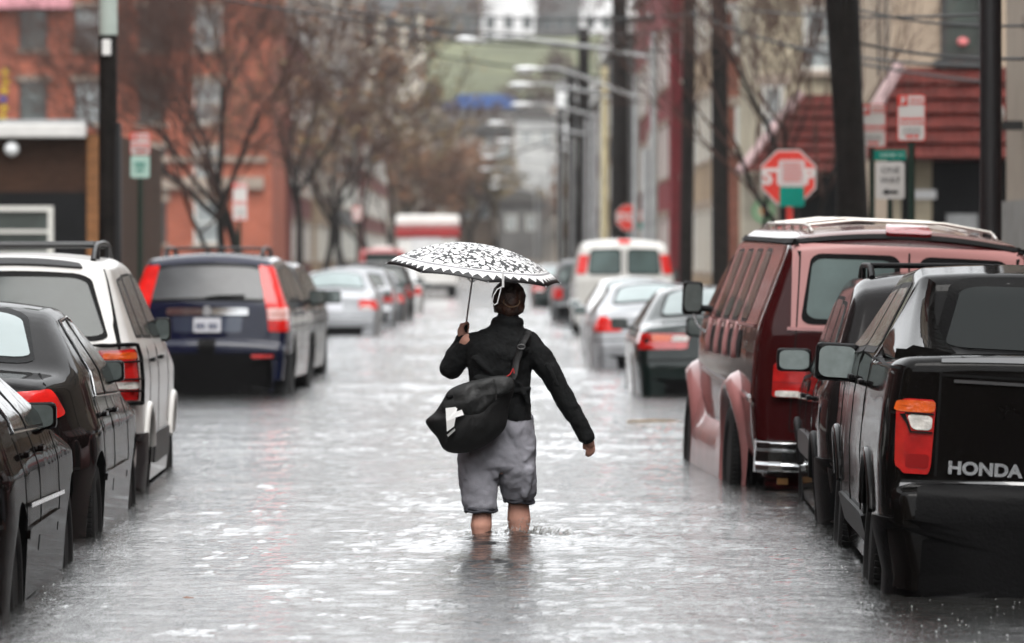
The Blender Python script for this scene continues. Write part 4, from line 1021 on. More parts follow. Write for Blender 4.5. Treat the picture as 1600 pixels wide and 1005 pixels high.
    s.tube([Vector((X(px, D - .45) - cen.x, -.45, Z(y, D - .45) - cen.z)) for px, y in ((785, 448), (777, 452), (771, 462), (769, 472), (772, 477), (777, 474), (780, 462), (783, 450))], .0035, 5)
    s.build('tie_strap', mat('white_strap', (.7, .7, .7), .5), root)

def splash():
    SPL = []; wm = mat('splash_water', (.80, .81, .80), .06, ior=1.33); wm.node_tree.nodes['Principled BSDF'].inputs['Transmission Weight'].default_value = .8
    rg = np.random.default_rng(3); mb = MB()
    cx, cy = X(825, PD), PD + .02
    for k in range(520):
        a = rg.uniform(-.5, 2.4) if rg.random() < .7 else rg.uniform(0, 6.28); rr = abs(rg.normal(.10, .10)) + .03
        z = max(.004, (.12 - rr * .30) * rg.random() + .01); s = rg.uniform(.0010, .0034)
        d = Vector((rg.normal(0, 1), rg.normal(0, .4), rg.normal(.4, .8))).normalized(); p = Vector((cx + rr * math.cos(a) * 1.1, cy - rr * .6 * math.sin(a), z))
        mb.capsule(p, p + d * s * rg.uniform(.3, 2.2), s, s * .6, 6, 2)
    for k in range(0):
        a = rg.uniform(0, 6.28); rr = rg.uniform(.06, .15); p = Vector((cx + rr * math.cos(a), cy + rr * math.sin(a), -.01)); q2 = p + Vector((math.cos(a) * .05, math.sin(a) * .05, rg.uniform(.03, .10)))
        mb.tube([p, p.lerp(q2, .5) + Vector((0, 0, .012)), q2], [.010, .006, .002], 6)
    cb = MB()
    for k in range(75):
        a = rg.uniform(-1.0, 2.2) if k % 3 else rg.uniform(0, 6.28); rr = rg.uniform(.05, .26); c0 = Vector((X(812, PD) + rr * math.cos(a), PD + .05 - rr * .8 * math.sin(a), 0)); hh = rg.uniform(.0, .075) * (1 - rr * 2.2) + .006
        e = c0 + Vector((math.cos(a) * .05 + rg.normal(0, .03), -math.sin(a) * .03, hh)); s = rg.uniform(.004, .010)
        cb.capsule(c0 + Vector((0, 0, -.01)), c0.lerp(e, .6) + Vector((0, 0, hh * .25)), s * 1.3, s * .7, 7, 2); cb.capsule(c0.lerp(e, .6) + Vector((0, 0, hh * .25)), e, s * .7, s * .35, 7, 2)
    for k in range(40):
        a = rg.uniform(0, 6.28); c0 = Vector((X(752, PD) + .07 * math.cos(a), PD - .07 + .07 * math.sin(a), -.008)); cb.capsule(c0, c0 + Vector((rg.normal(0, .02), rg.normal(0, .02), rg.uniform(.005, .03))), .010, .004, 7, 2)
    co = remeshed(cb, 'splash_crown', wm, None, .0045, 3); SPL.append(co)
    for k in range(60):
        p = Vector((X(752, PD) + rg.normal(0, .07), PD - .07 + rg.normal(0, .07), .004 + abs(rg.normal(0, .012)))); mb.ell(p, (rg.uniform(.002, .006),) * 3, 6, 4)
    o = mb.build('splash', wm); tag(o, 'clear splash kicked up around the wading legs', 'splash', None, 'stuff'); SPL[0].parent = o
    # drops thrown up by the rain and at the car sides
    mb = MB()
    for (x0, x1, y0, y1, n) in ((1.5, 2.6, 18.5, 24, 150), (-2.3, -1.6, 21, 34, 60), (-1.8, 1.8, 19.5, 34, 60), (1.5, 1.9, 30, 37, 30)):
        for k in range(n):
            p = Vector((rg.uniform(x0, x1), rg.uniform(y0, y1), rg.uniform(.001, .008))); s = rg.uniform(.0015, .004)
            mb.ell(p, (s * rg.uniform(.8, 1.6), s, s), 6, 4)
    tag(mb.build('rain_droplets', wm), 'tiny droplets jumping where the rain hits the water', 'droplets', None, 'stuff')
    st = thing('floating_stick', 'pale wooden stick floating near the maroon van', 'stick', (X(1020, 44.5), 44.5, .006)); 
    o = MB().tube([(-.24, .0, .004), (-.05, .05, .008), (.15, .08, .006), (.26, .12, .004)], [.016, .020, .018, .012], 7).build('stick', mat('pale_wood', (.24, .18, .12), .7, var=.3, varscale=20)); o.parent = st
    MB().tube([(-.1, .04, .006), (-.16, .12, .012)], [.008, .004], 5).build('twig', mat('twig_bark', (.2, .15, .1), .8), st)
    o = MB().add([(0, 0, .006), (.03, .012, .018), (.065, .0, .008), (.085, -.006, .002), (.05, -.03, .006), (.02, -.02, .004), (.04, -.004, .010)], [(0, 1, 6), (1, 2, 6), (2, 3, 6), (3, 4, 6), (4, 5, 6), (5, 0, 6)]).build('leaf', mat('wet_leaf', (.03, .03, .035), .4))
    o.location = (X(1010, 38.2), 38.2, 0); tag(o, 'dark wet leaf floating alone beside the maroon van', 'leaf')
    o = MB().add([(0, 0, .004), (.02, .02, .010), (.05, .01, .006), (.06, -.01, .003), (.03, -.02, .004), (.03, 0, .008)], [(0, 1, 5), (1, 2, 5), (2, 3, 5), (3, 4, 5), (4, 0, 5)]).build('leaf', mat('brown_leaf', (.14, .05, .02), .5))
    o.location = (X(284, 21.7), 21.7, 0); tag(o, 'small brown leaf floating on the open water in front', 'leaf')
# ---------------------------------------------------------------- water, ground, street
def water_height(x, y):
    h = np.zeros_like(x); rg = np.random.default_rng(11)
    fall = 1.0
    for k in range(60):
        lam = .06 * (.55 / .06) ** rg.random() if k < 44 else rg.uniform(1.2, 3.0)
        a = rg.uniform(0, 2 * math.pi) if k % 4 == 0 else rg.normal(math.pi / 2, .38)
        s = .013 if lam < .30 else .0055
        amp = s * lam / (2 * math.pi)
        kx, ky = math.cos(a) * 2 * math.pi / lam, math.sin(a) * 2 * math.pi / lam
        h += amp * np.sin(kx * x + ky * y + rg.uniform(0, 6.28)) * (1 + .6 * np.sin(.9 * x * rg.normal() + .7 * y * rg.normal() + rg.uniform(0, 6.28)))
    h *= .62 + .75 * np.clip(.5 + .5 * np.sin(.55 * x + 1.3 * np.sin(.21 * y)) * np.sin(.33 * y + .8 * np.sin(.9 * x + .17 * y)) + .35 * np.sin(.16 * y * y ** .2), 0, 1)
    for (px, dy, am) in ((752, -.07, .012), (814, .05, .020)):
        r = np.hypot(x - X(px, PD), (y - PD - dy)); h += am * np.sin(r * 2 * math.pi / .17) * np.exp(-r / .34)
    # V shaped wake behind each leg's stride
    for sg in (-1, 1):
        u = (x - X(785, PD)) - sg * .42 * (PD - y); m = np.exp(-(u / .10) ** 2) * np.exp(-np.clip(PD - y, 0, 50) / 3.0) * (y < PD)
        h += .007 * m
    # rings from rain drops
    for k in range(420):
        cy = 17 + 30 * rg.random() ** 1.5; cx = rg.uniform(-2.6, 2.6); R0 = rg.uniform(.02, .12); am = rg.uniform(.0012, .0035)
        m = (np.abs(x - cx) < .3) & (np.abs(y - cy) < .3)
        if m.any():
            r = np.hypot(x[m] - cx, y[m] - cy); h[m] += am * np.cos((r - R0) * 2 * math.pi / .045) * np.exp(-((r - R0) / .035) ** 2)
    return h
def water_and_ground():
    asphalt = mat('asphalt', (.05, .05, .05), .8, var=.2); conc = mat('pavement_concrete', (.28, .27, .25), .8, var=.15, varscale=1.5)
    o = MB().add([(-600, -300, GROUND), (600, -300, GROUND), (600, 1320, GROUND), (-600, 1320, GROUND)], [(0, 1, 2, 3)]).build('ground', asphalt); tag(o, kind='structure')
    m = bpy.data.materials.new('flood_water'); m.use_nodes = True; nt = m.node_tree; b = nt.nodes['Principled BSDF']
    b.inputs['Base Color'].default_value = (.018, .018, .017, 1); b.inputs['Roughness'].default_value = .045; b.inputs['IOR'].default_value = 2.1
    tc = nt.nodes.new('ShaderNodeTexCoord'); bumps = None
    for (sc, st, dist, stretch) in ((8.0, .8, .009, 1.6), (26, .9, .0075, 1.6), (75, .9, .0034, 1.3)):
        mp = nt.nodes.new('ShaderNodeMapping'); mp.inputs['Scale'].default_value = (1, stretch, 1); nt.links.new(tc.outputs['Object'], mp.inputs[0])
        n = nt.nodes.new('ShaderNodeTexNoise'); n.inputs['Scale'].default_value = sc; n.inputs['Detail'].default_value = 3; nt.links.new(mp.outputs[0], n.inputs['Vector'])
        bp = nt.nodes.new('ShaderNodeBump'); bp.inputs['Strength'].default_value = st; bp.inputs['Distance'].default_value = dist; nt.links.new(n.outputs['Fac'], bp.inputs['Height'])
        if bumps: nt.links.new(bumps, bp.inputs['Normal'])
        bumps = bp.outputs[0]
    nt.links.new(bumps, b.inputs['Normal'])
    xs = np.r_[np.linspace(-500, -12, 12)[:-1], np.linspace(-12, -3.2, 60)[:-1], np.linspace(-3.2, 3.2, 240), np.linspace(3.2, 12, 60)[1:], np.linspace(12, 500, 12)[1:]]
    ys = [-300., -100, -20, 0, 8, 12]; y = 15.; dy = .022
    while y < 440: ys.append(y); y += dy; dy *= 1.0030 if y < 120 else 1.03
    ys = np.array(ys + [445.])
    Xg, Yg = np.meshgrid(xs, ys); H = water_height(Xg, Yg)
    damp = np.clip((np.abs(Xg) < 14), 0, 1) * np.clip((Yg - 12) / 3, 0, 1) * np.exp(-np.clip(Yg - 160, 0, 1e9) / 60) * np.clip(Yg / 40, 1, 3)
    P = np.stack([Xg, Yg, H * damp], -1)
    tag(fast_grid('water', P, m), kind='structure')
    for sg in (-1, 1):
        b = MB(); w = 4.0 if sg < 0 else 3.4
        b.box((sg * (4.25 + w / 2), 36, -.12), (w, 60, .24 + .04)); b.box((sg * (4.25 + w / 2), 270, -.12), (w, 380, .28))
        tag(b.build('pavement', conc), kind='structure')
def brick(name, c, mort, sc=1.):
    m = mat(name, c, .85); nt = m.node_tree; b = nt.nodes['Principled BSDF']; tc = [n for n in nt.nodes if n.type == 'TEX_COORD'][0]
    sx = nt.nodes.new('ShaderNodeSeparateXYZ'); nt.links.new(tc.outputs['Object'], sx.inputs[0]); ad = nt.nodes.new('ShaderNodeMath'); nt.links.new(sx.outputs[0], ad.inputs[0]); nt.links.new(sx.outputs[1], ad.inputs[1])
    cb = nt.nodes.new('ShaderNodeCombineXYZ'); nt.links.new(ad.outputs[0], cb.inputs[0]); nt.links.new(sx.outputs[2], cb.inputs[1])
    t = nt.nodes.new('ShaderNodeTexBrick'); t.inputs['Scale'].default_value = 3.2 * sc; t.inputs['Color1'].default_value = (*c, 1); t.inputs['Color2'].default_value = (*[v * .72 for v in c], 1); t.inputs['Mortar'].default_value = (*mort, 1); t.inputs['Mortar Size'].default_value = .012
    nt.links.new(cb.outputs[0], t.inputs['Vector'])
    n = nt.nodes.new('ShaderNodeTexNoise'); n.inputs['Scale'].default_value = .35; n.inputs['Detail'].default_value = 8; nt.links.new(tc.outputs['Object'], n.inputs['Vector'])
    mx = nt.nodes.new('ShaderNodeMix'); mx.data_type = 'RGBA'; mx.blend_type = 'MULTIPLY'; mx.inputs[0].default_value = .6; nt.links.new(t.outputs['Color'], mx.inputs[6])
    rp = nt.nodes.new('ShaderNodeMapRange'); rp.inputs[1].default_value = .3; rp.inputs[2].default_value = .7; rp.inputs[3].default_value = .55; rp.inputs[4].default_value = 1.25; nt.links.new(n.outputs['Fac'], rp.inputs[0]); nt.links.new(rp.outputs[0], mx.inputs[7])
    nt.links.new(mx.outputs[2], b.inputs['Base Color']); return m
def siding(name, c, pitch=.2):
    m = mat(name, c, .7); nt = m.node_tree; b = nt.nodes['Principled BSDF']; tc = [n for n in nt.nodes if n.type == 'TEX_COORD'][0]
    w = nt.nodes.new('ShaderNodeTexWave'); w.bands_direction = 'Z'; w.wave_profile = 'SAW'; w.inputs['Scale'].default_value = .314 / pitch; nt.links.new(tc.outputs['Object'], w.inputs['Vector'])
    bp = nt.nodes.new('ShaderNodeBump'); bp.inputs['Strength'].default_value = 1; bp.inputs['Distance'].default_value = .03; nt.links.new(w.outputs['Fac'], bp.inputs['Height']); nt.links.new(bp.outputs[0], b.inputs['Normal'])
    return m
def win(parent, face, u, z, w, h, plane, frame, glass, lintel=None, sill=True, mull=True, name='window'):
    """face 'S' (towards the camera, at y = plane), 'W'/'E' (street side at x = plane, normal -x / +x)"""
    def bx(mb, du, dz, out, su, sz, th):
        if face == 'S': mb.box((u + du, plane - out - th / 2 + .05, z + dz), (su, th + .1, sz))
        else:
            s = -1 if face == 'W' else 1; mb.box((plane + s * (out + th / 2 - .05), u + du, z + dz), (th + .1, su, sz))
        return mb
    f = MB(); t = .09
    for (du, dz, su, sz) in ((0, h / 2 - t / 2, w, t), (0, -h / 2 + t / 2, w, t), (-w / 2 + t / 2, 0, t, h - 2 * t), (w / 2 - t / 2, 0, t, h - 2 * t)): bx(f, du, dz, .0, su, sz, .08)
    if mull: bx(f, 0, 0, 0, w - 2 * t, .06, .06)
    o = f.build(name, frame, parent)
    bx(MB(), 0, 0, .0, w - 2 * t, h - 2 * t, .02).build('pane', glass, o)
    if sill: bx(MB(), 0, -h / 2 - .07, .0, w + .25, .14, .16).build('sill', lintel or frame, o)
    if lintel: bx(MB(), 0, h / 2 + .13, .0, w + .3, .24, .10).build('lintel', lintel, o)
    return o
def block(label, x0, x1, y0, y1, z1, wall, cat='building', name='building', group=None, roof=None, cornice=None, base=GROUND):
    root = thing(name, label, cat, ((x0 + x1) / 2, y0, base), group=group); c = Vector(root.location)
    o = MB().box((0, (y1 - y0) / 2, (z1 - base) / 2), (x1 - x0, y1 - y0, z1 - base)).build('wall', wall, root)
    if cornice:
        b = MB().box((0, (y1 - y0) / 2, z1 - base - .2), (x1 - x0 + .6, y1 - y0 + .6, .5)); b.box((0, (y1 - y0) / 2, z1 - base + .15), (x1 - x0 + .9, y1 - y0 + .9, .2)); b.build('cornice', cornice, root)
    return root, c
def windows(root, c, face, plane, us, zs, w, h, frame, glass, lintel=None, **k):
    off = c.y if face == 'S' else c.x; uo = c.x if face == 'S' else c.y
    for z in zs:
        for u in us: win(root, face, u - uo, z - c.z, w, h, plane - off, frame, glass, lintel, **k)
def tree(label, x, y, h, spread, seed, trunk_r=.12, depth=6, bark=None, leaves=None, nleaf=0, lean=0., fork=.35, base=GROUND, twig=.007, leafsize=.09, dense=0, group='bare street trees'):
    rg = np.random.default_rng(seed); root = thing('bare_tree' if not nleaf else 'autumn_tree', label, 'tree', (x, y, base), group=group)
    T = MB(); K = MB(); tips = []
    def grow(p, d, L, r, lv):
        n = 3; pts = [p]; q = p; dd = d
        for k in range(n):
            dd = (dd + Vector(rg.normal(0, .10, 3))+ Vector((0, 0, .05))).normalized(); q = q + dd * (L / n); pts.append(q)
        rs = [r * (1 - .35 * k / n) for k in range(n + 1)]
        (T if lv < 2 else K).tube(pts, rs, 8 if lv < 2 else (5 if lv < 4 else 3), lv < 2)
        if lv >= 3: tips.extend(pts[1:])
        if lv >= depth: return
        for k in range(int(rg.integers(3, 5)) + (dense if lv > 2 else 0) if lv > 0 else 4):
            ax = Vector(rg.normal(0, 1, 3)); ax = (ax - dd * ax.dot(dd)).normalized(); ang = rg.uniform(.30, .75) * spread
            nd = (dd * math.cos(ang) + ax * math.sin(ang)); nd.z = abs(nd.z) * .8 + .12 if lv < 3 else nd.z
            t = rg.uniform(.45, 1.0) if k else 1.0
            i = t * n; j = min(int(i), n - 1); st = pts[j].lerp(pts[j + 1], i - j)
            grow(st, nd.normalized(), L * rg.uniform(.62, .82), max(twig, r * rg.uniform(.44, .56)), lv + 1)
    grow(Vector((0, 0, 0)), Vector((lean, 0, 1)).normalized(), h * fork, trunk_r, 0)
    bark = bark or M['bark']
    T.build('trunk', bark, root)
    cr = K.build('crown', M['twigs'], root, fix=False)
    if nleaf:
        tp = np.array([tuple(t) for t in tips]); idx = rg.integers(0, len(tp), nleaf); c = tp[idx] + rg.normal(0, .22, (nleaf, 3))
        u = rg.normal(0, 1, (nleaf, 3)); u /= np.linalg.norm(u, axis=1)[:, None]; v = np.cross(u, rg.normal(0, 1, (nleaf, 3))); v /= np.linalg.norm(v, axis=1)[:, None]
        s = rg.uniform(.6, 1.3, (nleaf, 1)) * leafsize; V = np.stack([c - u * s, c + v * s * .6, c + u * s, c - v * s * .6], 1).reshape(-1, 3)
        me = bpy.data.meshes.new('foliage'); me.from_pydata(V.tolist(), [], [(4 * i, 4 * i + 1, 4 * i + 2, 4 * i + 3) for i in range(nleaf)]); me.materials.append(leaves)
        o = bpy.data.objects.new('foliage', me); COL.objects.link(o); o.parent = root
    return root
def leafmat(name, a, b, c):
    m = mat(name, a, .6); nt = m.node_tree; bs = nt.nodes['Principled BSDF']; g = nt.nodes.new('ShaderNodeNewGeometry'); cr = nt.nodes.new('ShaderNodeValToRGB')
    cr.color_ramp.elements[0].color = (*a, 1); cr.color_ramp.elements[1].color = (*c, 1); e = cr.color_ramp.elements.new(.5); e.color = (*b, 1)
    nt.links.new(g.outputs['Random Per Island'], cr.inputs[0]); nt.links.new(cr.outputs[0], bs.inputs['Base Color']); return m
def sign_plate(parent, name, w, h, y, z, m, shape='rect', x=0., th=.006, rim=None):
    if shape == 'oct':
        k = w / 2 / math.cos(R(22.5)); pts = [(x + k * math.cos(R(22.5 + 45 * i)), y, z + k * math.sin(R(22.5 + 45 * i))) for i in range(8)]
    else:
        r = min(w, h) * .10; pts = []
        for (cx, cz, a0) in ((w / 2 - r, h / 2 - r, 0), (-w / 2 + r, h / 2 - r, 90), (-w / 2 + r, -h / 2 + r, 180), (w / 2 - r, -h / 2 + r, 270)):
            for a in (0, 30, 60, 90): pts.append((x + cx + r * math.cos(R(a0 + a)), y, z + cz + r * math.sin(R(a0 + a))))
    return MB().poly(pts, (0, th, 0)).build(name, m, parent)
def post(parent, h, r=.03, m=None, name='post'): return MB().tube([(0, .04, 0), (0, .04, h)], r, 8).build(name, m or M['green_post'], parent)
def word(parent, name, s, size, m, x, y, z, squash=1., bold=.0): return text_mesh(name, s, size, m, parent, (x, y, z), (R(90), 0, 0), .002, squash, bold)
def bars(parent, name, rows, m, y):
    """rows of illegible small print"""
    rg = np.random.default_rng(len(rows)); b = MB()
    for (x0, x1, z, h) in rows:
        x = x0
        while x < x1: w = rg.uniform(.010, .035); b.box((min(x + w / 2, x1), y, z), (w, .003, h)); x += w + .008
    b.build(name, m, parent)
def signs():
    red = mat('sign_red', (.48, .022, .012), .45, var=.08); wh = mat('sign_white', (.48, .46, .44), .5, var=.06); gr = mat('sign_green', (.0, .16, .12), .5, var=.1); bl = mat('sign_ink', (.03, .03, .03), .5); pk = mat('faded_red_print', (.55, .10, .09), .5)
    # stop sign at the corner
    d = 66.; t = thing('stop_sign', 'red STOP sign half covered by a small notice, beside the tree trunk', 'stop sign', (X(1232, d), d, GROUND), -.06)
    zc = Z(277, d) - GROUND; post(t, zc + .2, .03, red)
    p = sign_plate(t, 'sign_face', .75, .75, .0, zc, wh, 'oct'); sign_plate(t, 'red_field', .71, .71, -.004, zc, red, 'oct'); word(p, 'stop_lettering', 'STOP', .30, wh, 0, -.008, zc, 1.0, .012)
    d = 65.; t = thing('notice_sign', 'small white and green notice on a post standing in front of the STOP sign', 'sign', (X(1237, d), d, GROUND), .08)
    z0 = Z(250, d) - GROUND; z1 = Z(292, d) - GROUND; z2 = Z(323, d) - GROUND
    post(t, z0 + .05, .022, red, 'post')
    sign_plate(t, 'notice_face', .36, z0 - z1, -.02, (z0 + z1) / 2, mat('notice_grey', (.42, .36, .35), .5)); sign_plate(t, 'green_panel', .34, z1 - z2, -.024, (z1 + z2) / 2, gr)
    bars(t, 'notice_print', [(-.12, .12, (z0 + z1) / 2 + .13 - .045 * k, .018) for k in range(6)], pk, -.025)
    # distant stop sign
    d = 139.; t = thing('stop_sign', 'far blurred STOP sign above the white cargo van', 'stop sign', (X(983, d), d, GROUND)); zc = Z(340, d) - GROUND
    post(t, zc + .2, .03, M['galv']); p = sign_plate(t, 'sign_face', .76, .76, 0, zc, wh, 'oct'); sign_plate(t, 'red_field', .72, .72, -.004, zc, red, 'oct'); word(p, 'stop_lettering', 'STOP', .30, wh, 0, -.008, zc, 1.0, .012)
    sign_plate(t, 'green_panel', .24, .22, -.02, Z(352, d) - GROUND, gr, x=.28)
    # parking signs
    def parking(px, py0, py1, wpx, d, label, rot=.0, tail=False, sideways=False):
        t = thing('parking_sign', label, 'sign', (X(px, d), d, GROUND), rot); z0 = Z(py0, d) - GROUND; z1 = Z(py1, d) - GROUND; w = wpx * d / F; h = z0 - z1; zc = (z0 + z1) / 2
        post(t, z0 - .05, .035)
        sign_plate(t, 'border', w, h, 0, zc, red); sign_plate(t, 'sign_face', w - .024, h - .024, -.003, zc, wh)
        s = w * .34; MB().box((-w / 2 + s * .62, -.005, z0 - s * .66), (s, .006, s)).build('red_square', red, t); word(t, 'square_symbol', 'P', s * .9, wh, -w / 2 + s * .62, -.010, z0 - s * .68, 1, .004)
        bars(t, 'red_print', [(-.01, w * .42, z0 - .05, .02), (-.01, w * .42, z0 - .09, .02)] + [(-w * .40, w * .40, zc - .01, .03), (-w * .40, w * .40, zc - .055, .018)], pk, -.006)
        bars(t, 'grey_print', [(-w * .3, w * .3, zc - h * .24, .03), (-w * .3, w * .3, zc - h * .32, .03)], mat('grey_ink', (.30, .29, .28), .6), -.006)
        bars(t, 'red_arrow', [(-w * .2, w * .2, z1 + .05, .035)], pk, -.006)
        return t
    parking(1424, 148, 221, 44, 48., 'tall red and white parking sign on its own post, right of the other', -.10)
    t = parking(1364, 163, 230, 42, 56., 'red and white parking sign peeking out beside the dark tree trunk', .20)
    MB().box((-.115, 0, Z(240, 56) - GROUND), (.07, .01, .16)).build('pointed_tab', wh, t)
    d = 52.; t = thing('street_sign', 'small green street name blade above a white lane sign', 'sign', (X(1391, d), d, GROUND)); z = Z(242.5, d) - GROUND
    post(t, Z(238, d) - GROUND, .03); sign_plate(t, 'name_blade', .345, .115, 0, z, gr); bars(t, 'blade_print', [(-.11, .04, z, .035), (.08, .13, z, .03)], mat('pale_green_print', (.25, .42, .36), .5), -.006)
    d = 51.5; t = thing('lane_sign', 'white rectangular lane sign with black print and a small arrow', 'sign', (X(1391, d), d, GROUND)); zc = Z(282, d) - GROUND
    post(t, zc + .1, .025); sign_plate(t, 'sign_face', .31, .40, 0, zc, wh)
    word(t, 'print_line', 'ONE', .095, mat('grey_lettering', (.12, .12, .12), .5), 0, -.005, zc + .11, 1.0); word(t, 'print_line', 'WAY', .095, bl, 0, -.005, zc + .0, 1.0)
    MB().poly([(-.09, -.006, zc - .125), (-.03, -.006, zc - .085), (-.03, -.006, zc - .108), (.08, -.006, zc - .108), (.08, -.006, zc - .142), (-.03, -.006, zc - .142), (-.03, -.006, zc - .165)], (0, .003, 0)).build('arrow', bl, t)
    # left kerb
    t = parking(219, 207, 242, 31, 66., 'red and white parking sign over a pale green plate on a dark post', .1); z0, z1 = Z(243, 66) - GROUND, Z(278, 66) - GROUND
    sign_plate(t, 'green_plate', .26, z0 - z1, -.004, (z0 + z1) / 2, mat('pale_green', (.32, .46, .40), .5)); bars(t, 'plate_print', [(-.07, .07, (z0 + z1) / 2 + .03, .05), (-.05, .05, (z0 + z1) / 2 - .05, .04)], gr, -.010)
    parking(375, 285, 345, 24, 92., 'pale red and white parking sign beside the bare tree trunk', .3)
    parking(558, 322, 345, 14, 150., 'tiny pink and white parking sign down the far kerb', 0)
def poles():
    wood = M['wood_pole']
    def pole(px, d, h, r, label, m=None, name='utility_pole', cross=(), lean=(0, 0), cat='utility pole', tr=.75):
        t = thing(name, label, cat, (X(px, d), d, GROUND)); k = h
        MB().tube([(0, 0, 0), (lean[0] * .5, 0, h * .5), (lean[0], lean[1], h)], [r, r * (1 + tr) / 2, r * tr], 14).build('pole', m or wood, t)
        for z in cross:
            MB().box((lean[0] * z / h, -.02, z), (2.2, .10, .12)).build('crossarm', wood, t)
            for x in (-.95, -.5, .5, .95): MB().lathe([(0, .03), (.06, .05), (.12, .03), (.16, .04)], (x, -.02, z + .06), 'z', 8).build('insulator', M['lamp_grey'], t)
        return t
    t = pole(169, 55., 12, .115, 'dark utility pole with a pale upper sleeve and white tag by the brick storefront')
    MB().tube([(0, 0, Z(55, 55) - GROUND), (0, 0, 12.1)], .105, 14).build('pale_sleeve', mat('pale_green_metal', (.40, .46, .42), .5, var=.1), t)
    MB().box((-.01, -.125, Z(75, 55) - GROUND), (.10, .02, .18)).build('number_tag', M['white'], t, bevel=.01)
    MB().tube([(.10, -.02, 0), (.10, -.02, Z(192, 55) - GROUND)], .055, 10).build('cable_conduit', M['dark_steel'], t)
    MB().tube([(-.10, .0, 1.6), (.13, -.0, 1.62)], .012, 6).build('amber_reflector', M['amber'], t)
    pole(1070, 100., 13, .15, 'dark wooden utility pole farther down the street', lean=(.2, 0), cross=(9.0, 10))
    pole(1127, 86., 13, .165, 'dark wooden utility pole nearer the red brick house', lean=(-.08, 0), cross=(8.3,))
    pole(1548, 40., 12, .092, 'slim black pole standing before the tiled awning', M['dark_steel'], 'street_pole', cat='pole', tr=1.)
    for k, (px, d, r, m, lb) in enumerate([(1010, 125, .13, M['galv'], 'grey metal pole next to the far STOP sign'), (945, 165, .15, mat('yellow_wood', (.42, .36, .22), .8, var=.2), 'pale yellow wooden pole in the far row'), (928, 170, .14, M['galv'], 'light grey pole beside the pale yellow one'), (968, 150, .30, wood, 'thick dark utility pole behind the street lamps'), (912, 215, .33, wood, 'dark utility pole beyond the yellow pole'), (893, 260, .30, wood, 'small dark utility pole near the street end'), (876, 330, .3, wood, 'faint utility pole at the very end of the street')]):
        pole(px, d, [4.6, 8.3, 6.9, 12, 12, 12, 12][k] if k else 4.6, r, lb, m, 'utility_pole', cross=(9.2,) if k > 2 else ())
    # cobra head street lamps
    def lamp(d, hx, label, h=7.15, px=4.35, drop=.0):
        t = thing('street_lamp', label, 'street lamp', (px, d, GROUND), group='cobra head lamps down the kerb'); H = h - GROUND
        MB().tube([(0, 0, 0), (0, 0, H + .2 - drop)], [.11, .075], 12).build('pole', M['galv'], t)
        L = hx - px
        arm = [(0, 0, H - .45 - drop), (L * .35, 0, H - .18 - drop * .5), (L * .75, 0, H + .05), (L + .25, 0, H + .03)]
        MB().tube(arm, [.05, .045, .04, .035], 8).build('arm', M['galv'], t)
        b = MB(); secs = []
        for k, s in enumerate((.04, .10, .15, .16, .13, .05)):
            x = L + .35 - k * .16; secs.append([(x, s * math.cos(a), H + .02 + s * .55 * math.sin(a) * (1 if math.sin(a) > 0 else .55)) for a in np.linspace(0, 2 * math.pi, 13)])
        b.grid(secs); b.build('lamp_head', M['lamp_grey'], t)
        MB().ell((L - .08, 0, H - .04), (.22, .10, .07), 12, 8).build('lens', mat('lamp_glass', (.6, .6, .6), .1), t)
    for k, (d, hx, dr) in enumerate([(120, -.15, .0), (134, 1.40, .35), (152, 1.35, 0), (172, 1.55, 0), (196, .75, 0), (226, 1.2, 0), (262, .5, 0), (300, .45, 0), (335, 1.2, 0), (375, 1.2, 0)]):
        lamp(d, hx, ['nearest street lamp, its long arm reaching over mid-street', 'street lamp with a rising angled arm, second nearest', 'third street lamp, its head before the green hillside', 'fourth street lamp down the kerb', 'fifth street lamp, below the blue roof', 'sixth street lamp down the kerb', 'seventh street lamp, low above the traffic', 'eighth street lamp, small and blurred', 'second to last street lamp at the street end', 'last street lamp at the street end'][k], 6.95 if k != 1 else 6.75, drop=dr)
    # wires
    wm = mat('wire', (.02, .02, .02), .6)
    def wire(a, b, sag, r=.012):
        a, b = Vector(a), Vector(b); P = [a.lerp(b, t) - Vector((0, 0, sag * 4 * t * (1 - t))) for t in np.linspace(0, 1, 25)]
        o = MB().tube([p - a for p in P], r, 5).build('overhead_wire', wm); o.location = a; tag(o, 'thin dark cable strung across the street between the poles', 'wire', 'overhead wires')
    def pt(px, py, d): return (X(px, d), d, Z(py, d))
    for (a, b, s, r) in [((300, -10, 60), (1070, 45, 100), .3, .016), ((480, 2, 80), (1070, 80, 100), .25, .018), ((500, -5, 120), (1125, 20, 86), .3, .02), ((430, 30, 150), (1010, 125, 150), .3, .03), ((560, 45, 110), (1000, 60, 150), .3, .03),
                       ((1080, 18, 86), (1560, 130, 62), .2, .022), ((1127, 40, 86), (1548, 105, 50), .15, .018), ((1127, 8, 86), (1548, 22, 44), .1, .015), ((1300, 2, 60), (1600, 40, 46), .1, .015), ((1345, 68, 56), (1600, 92, 46), .05, .018), ((560, 190, 260), (990, 200, 190), .3, .05), ((600, 300, 300), (900, 205, 240), .2, .05)]:
        wire(pt(*a), pt(*b), s, r)
    for px in (1372, 1384):
        wire(pt(px, -20, 82), pt(px + 1, 120, 82), 0, .02)
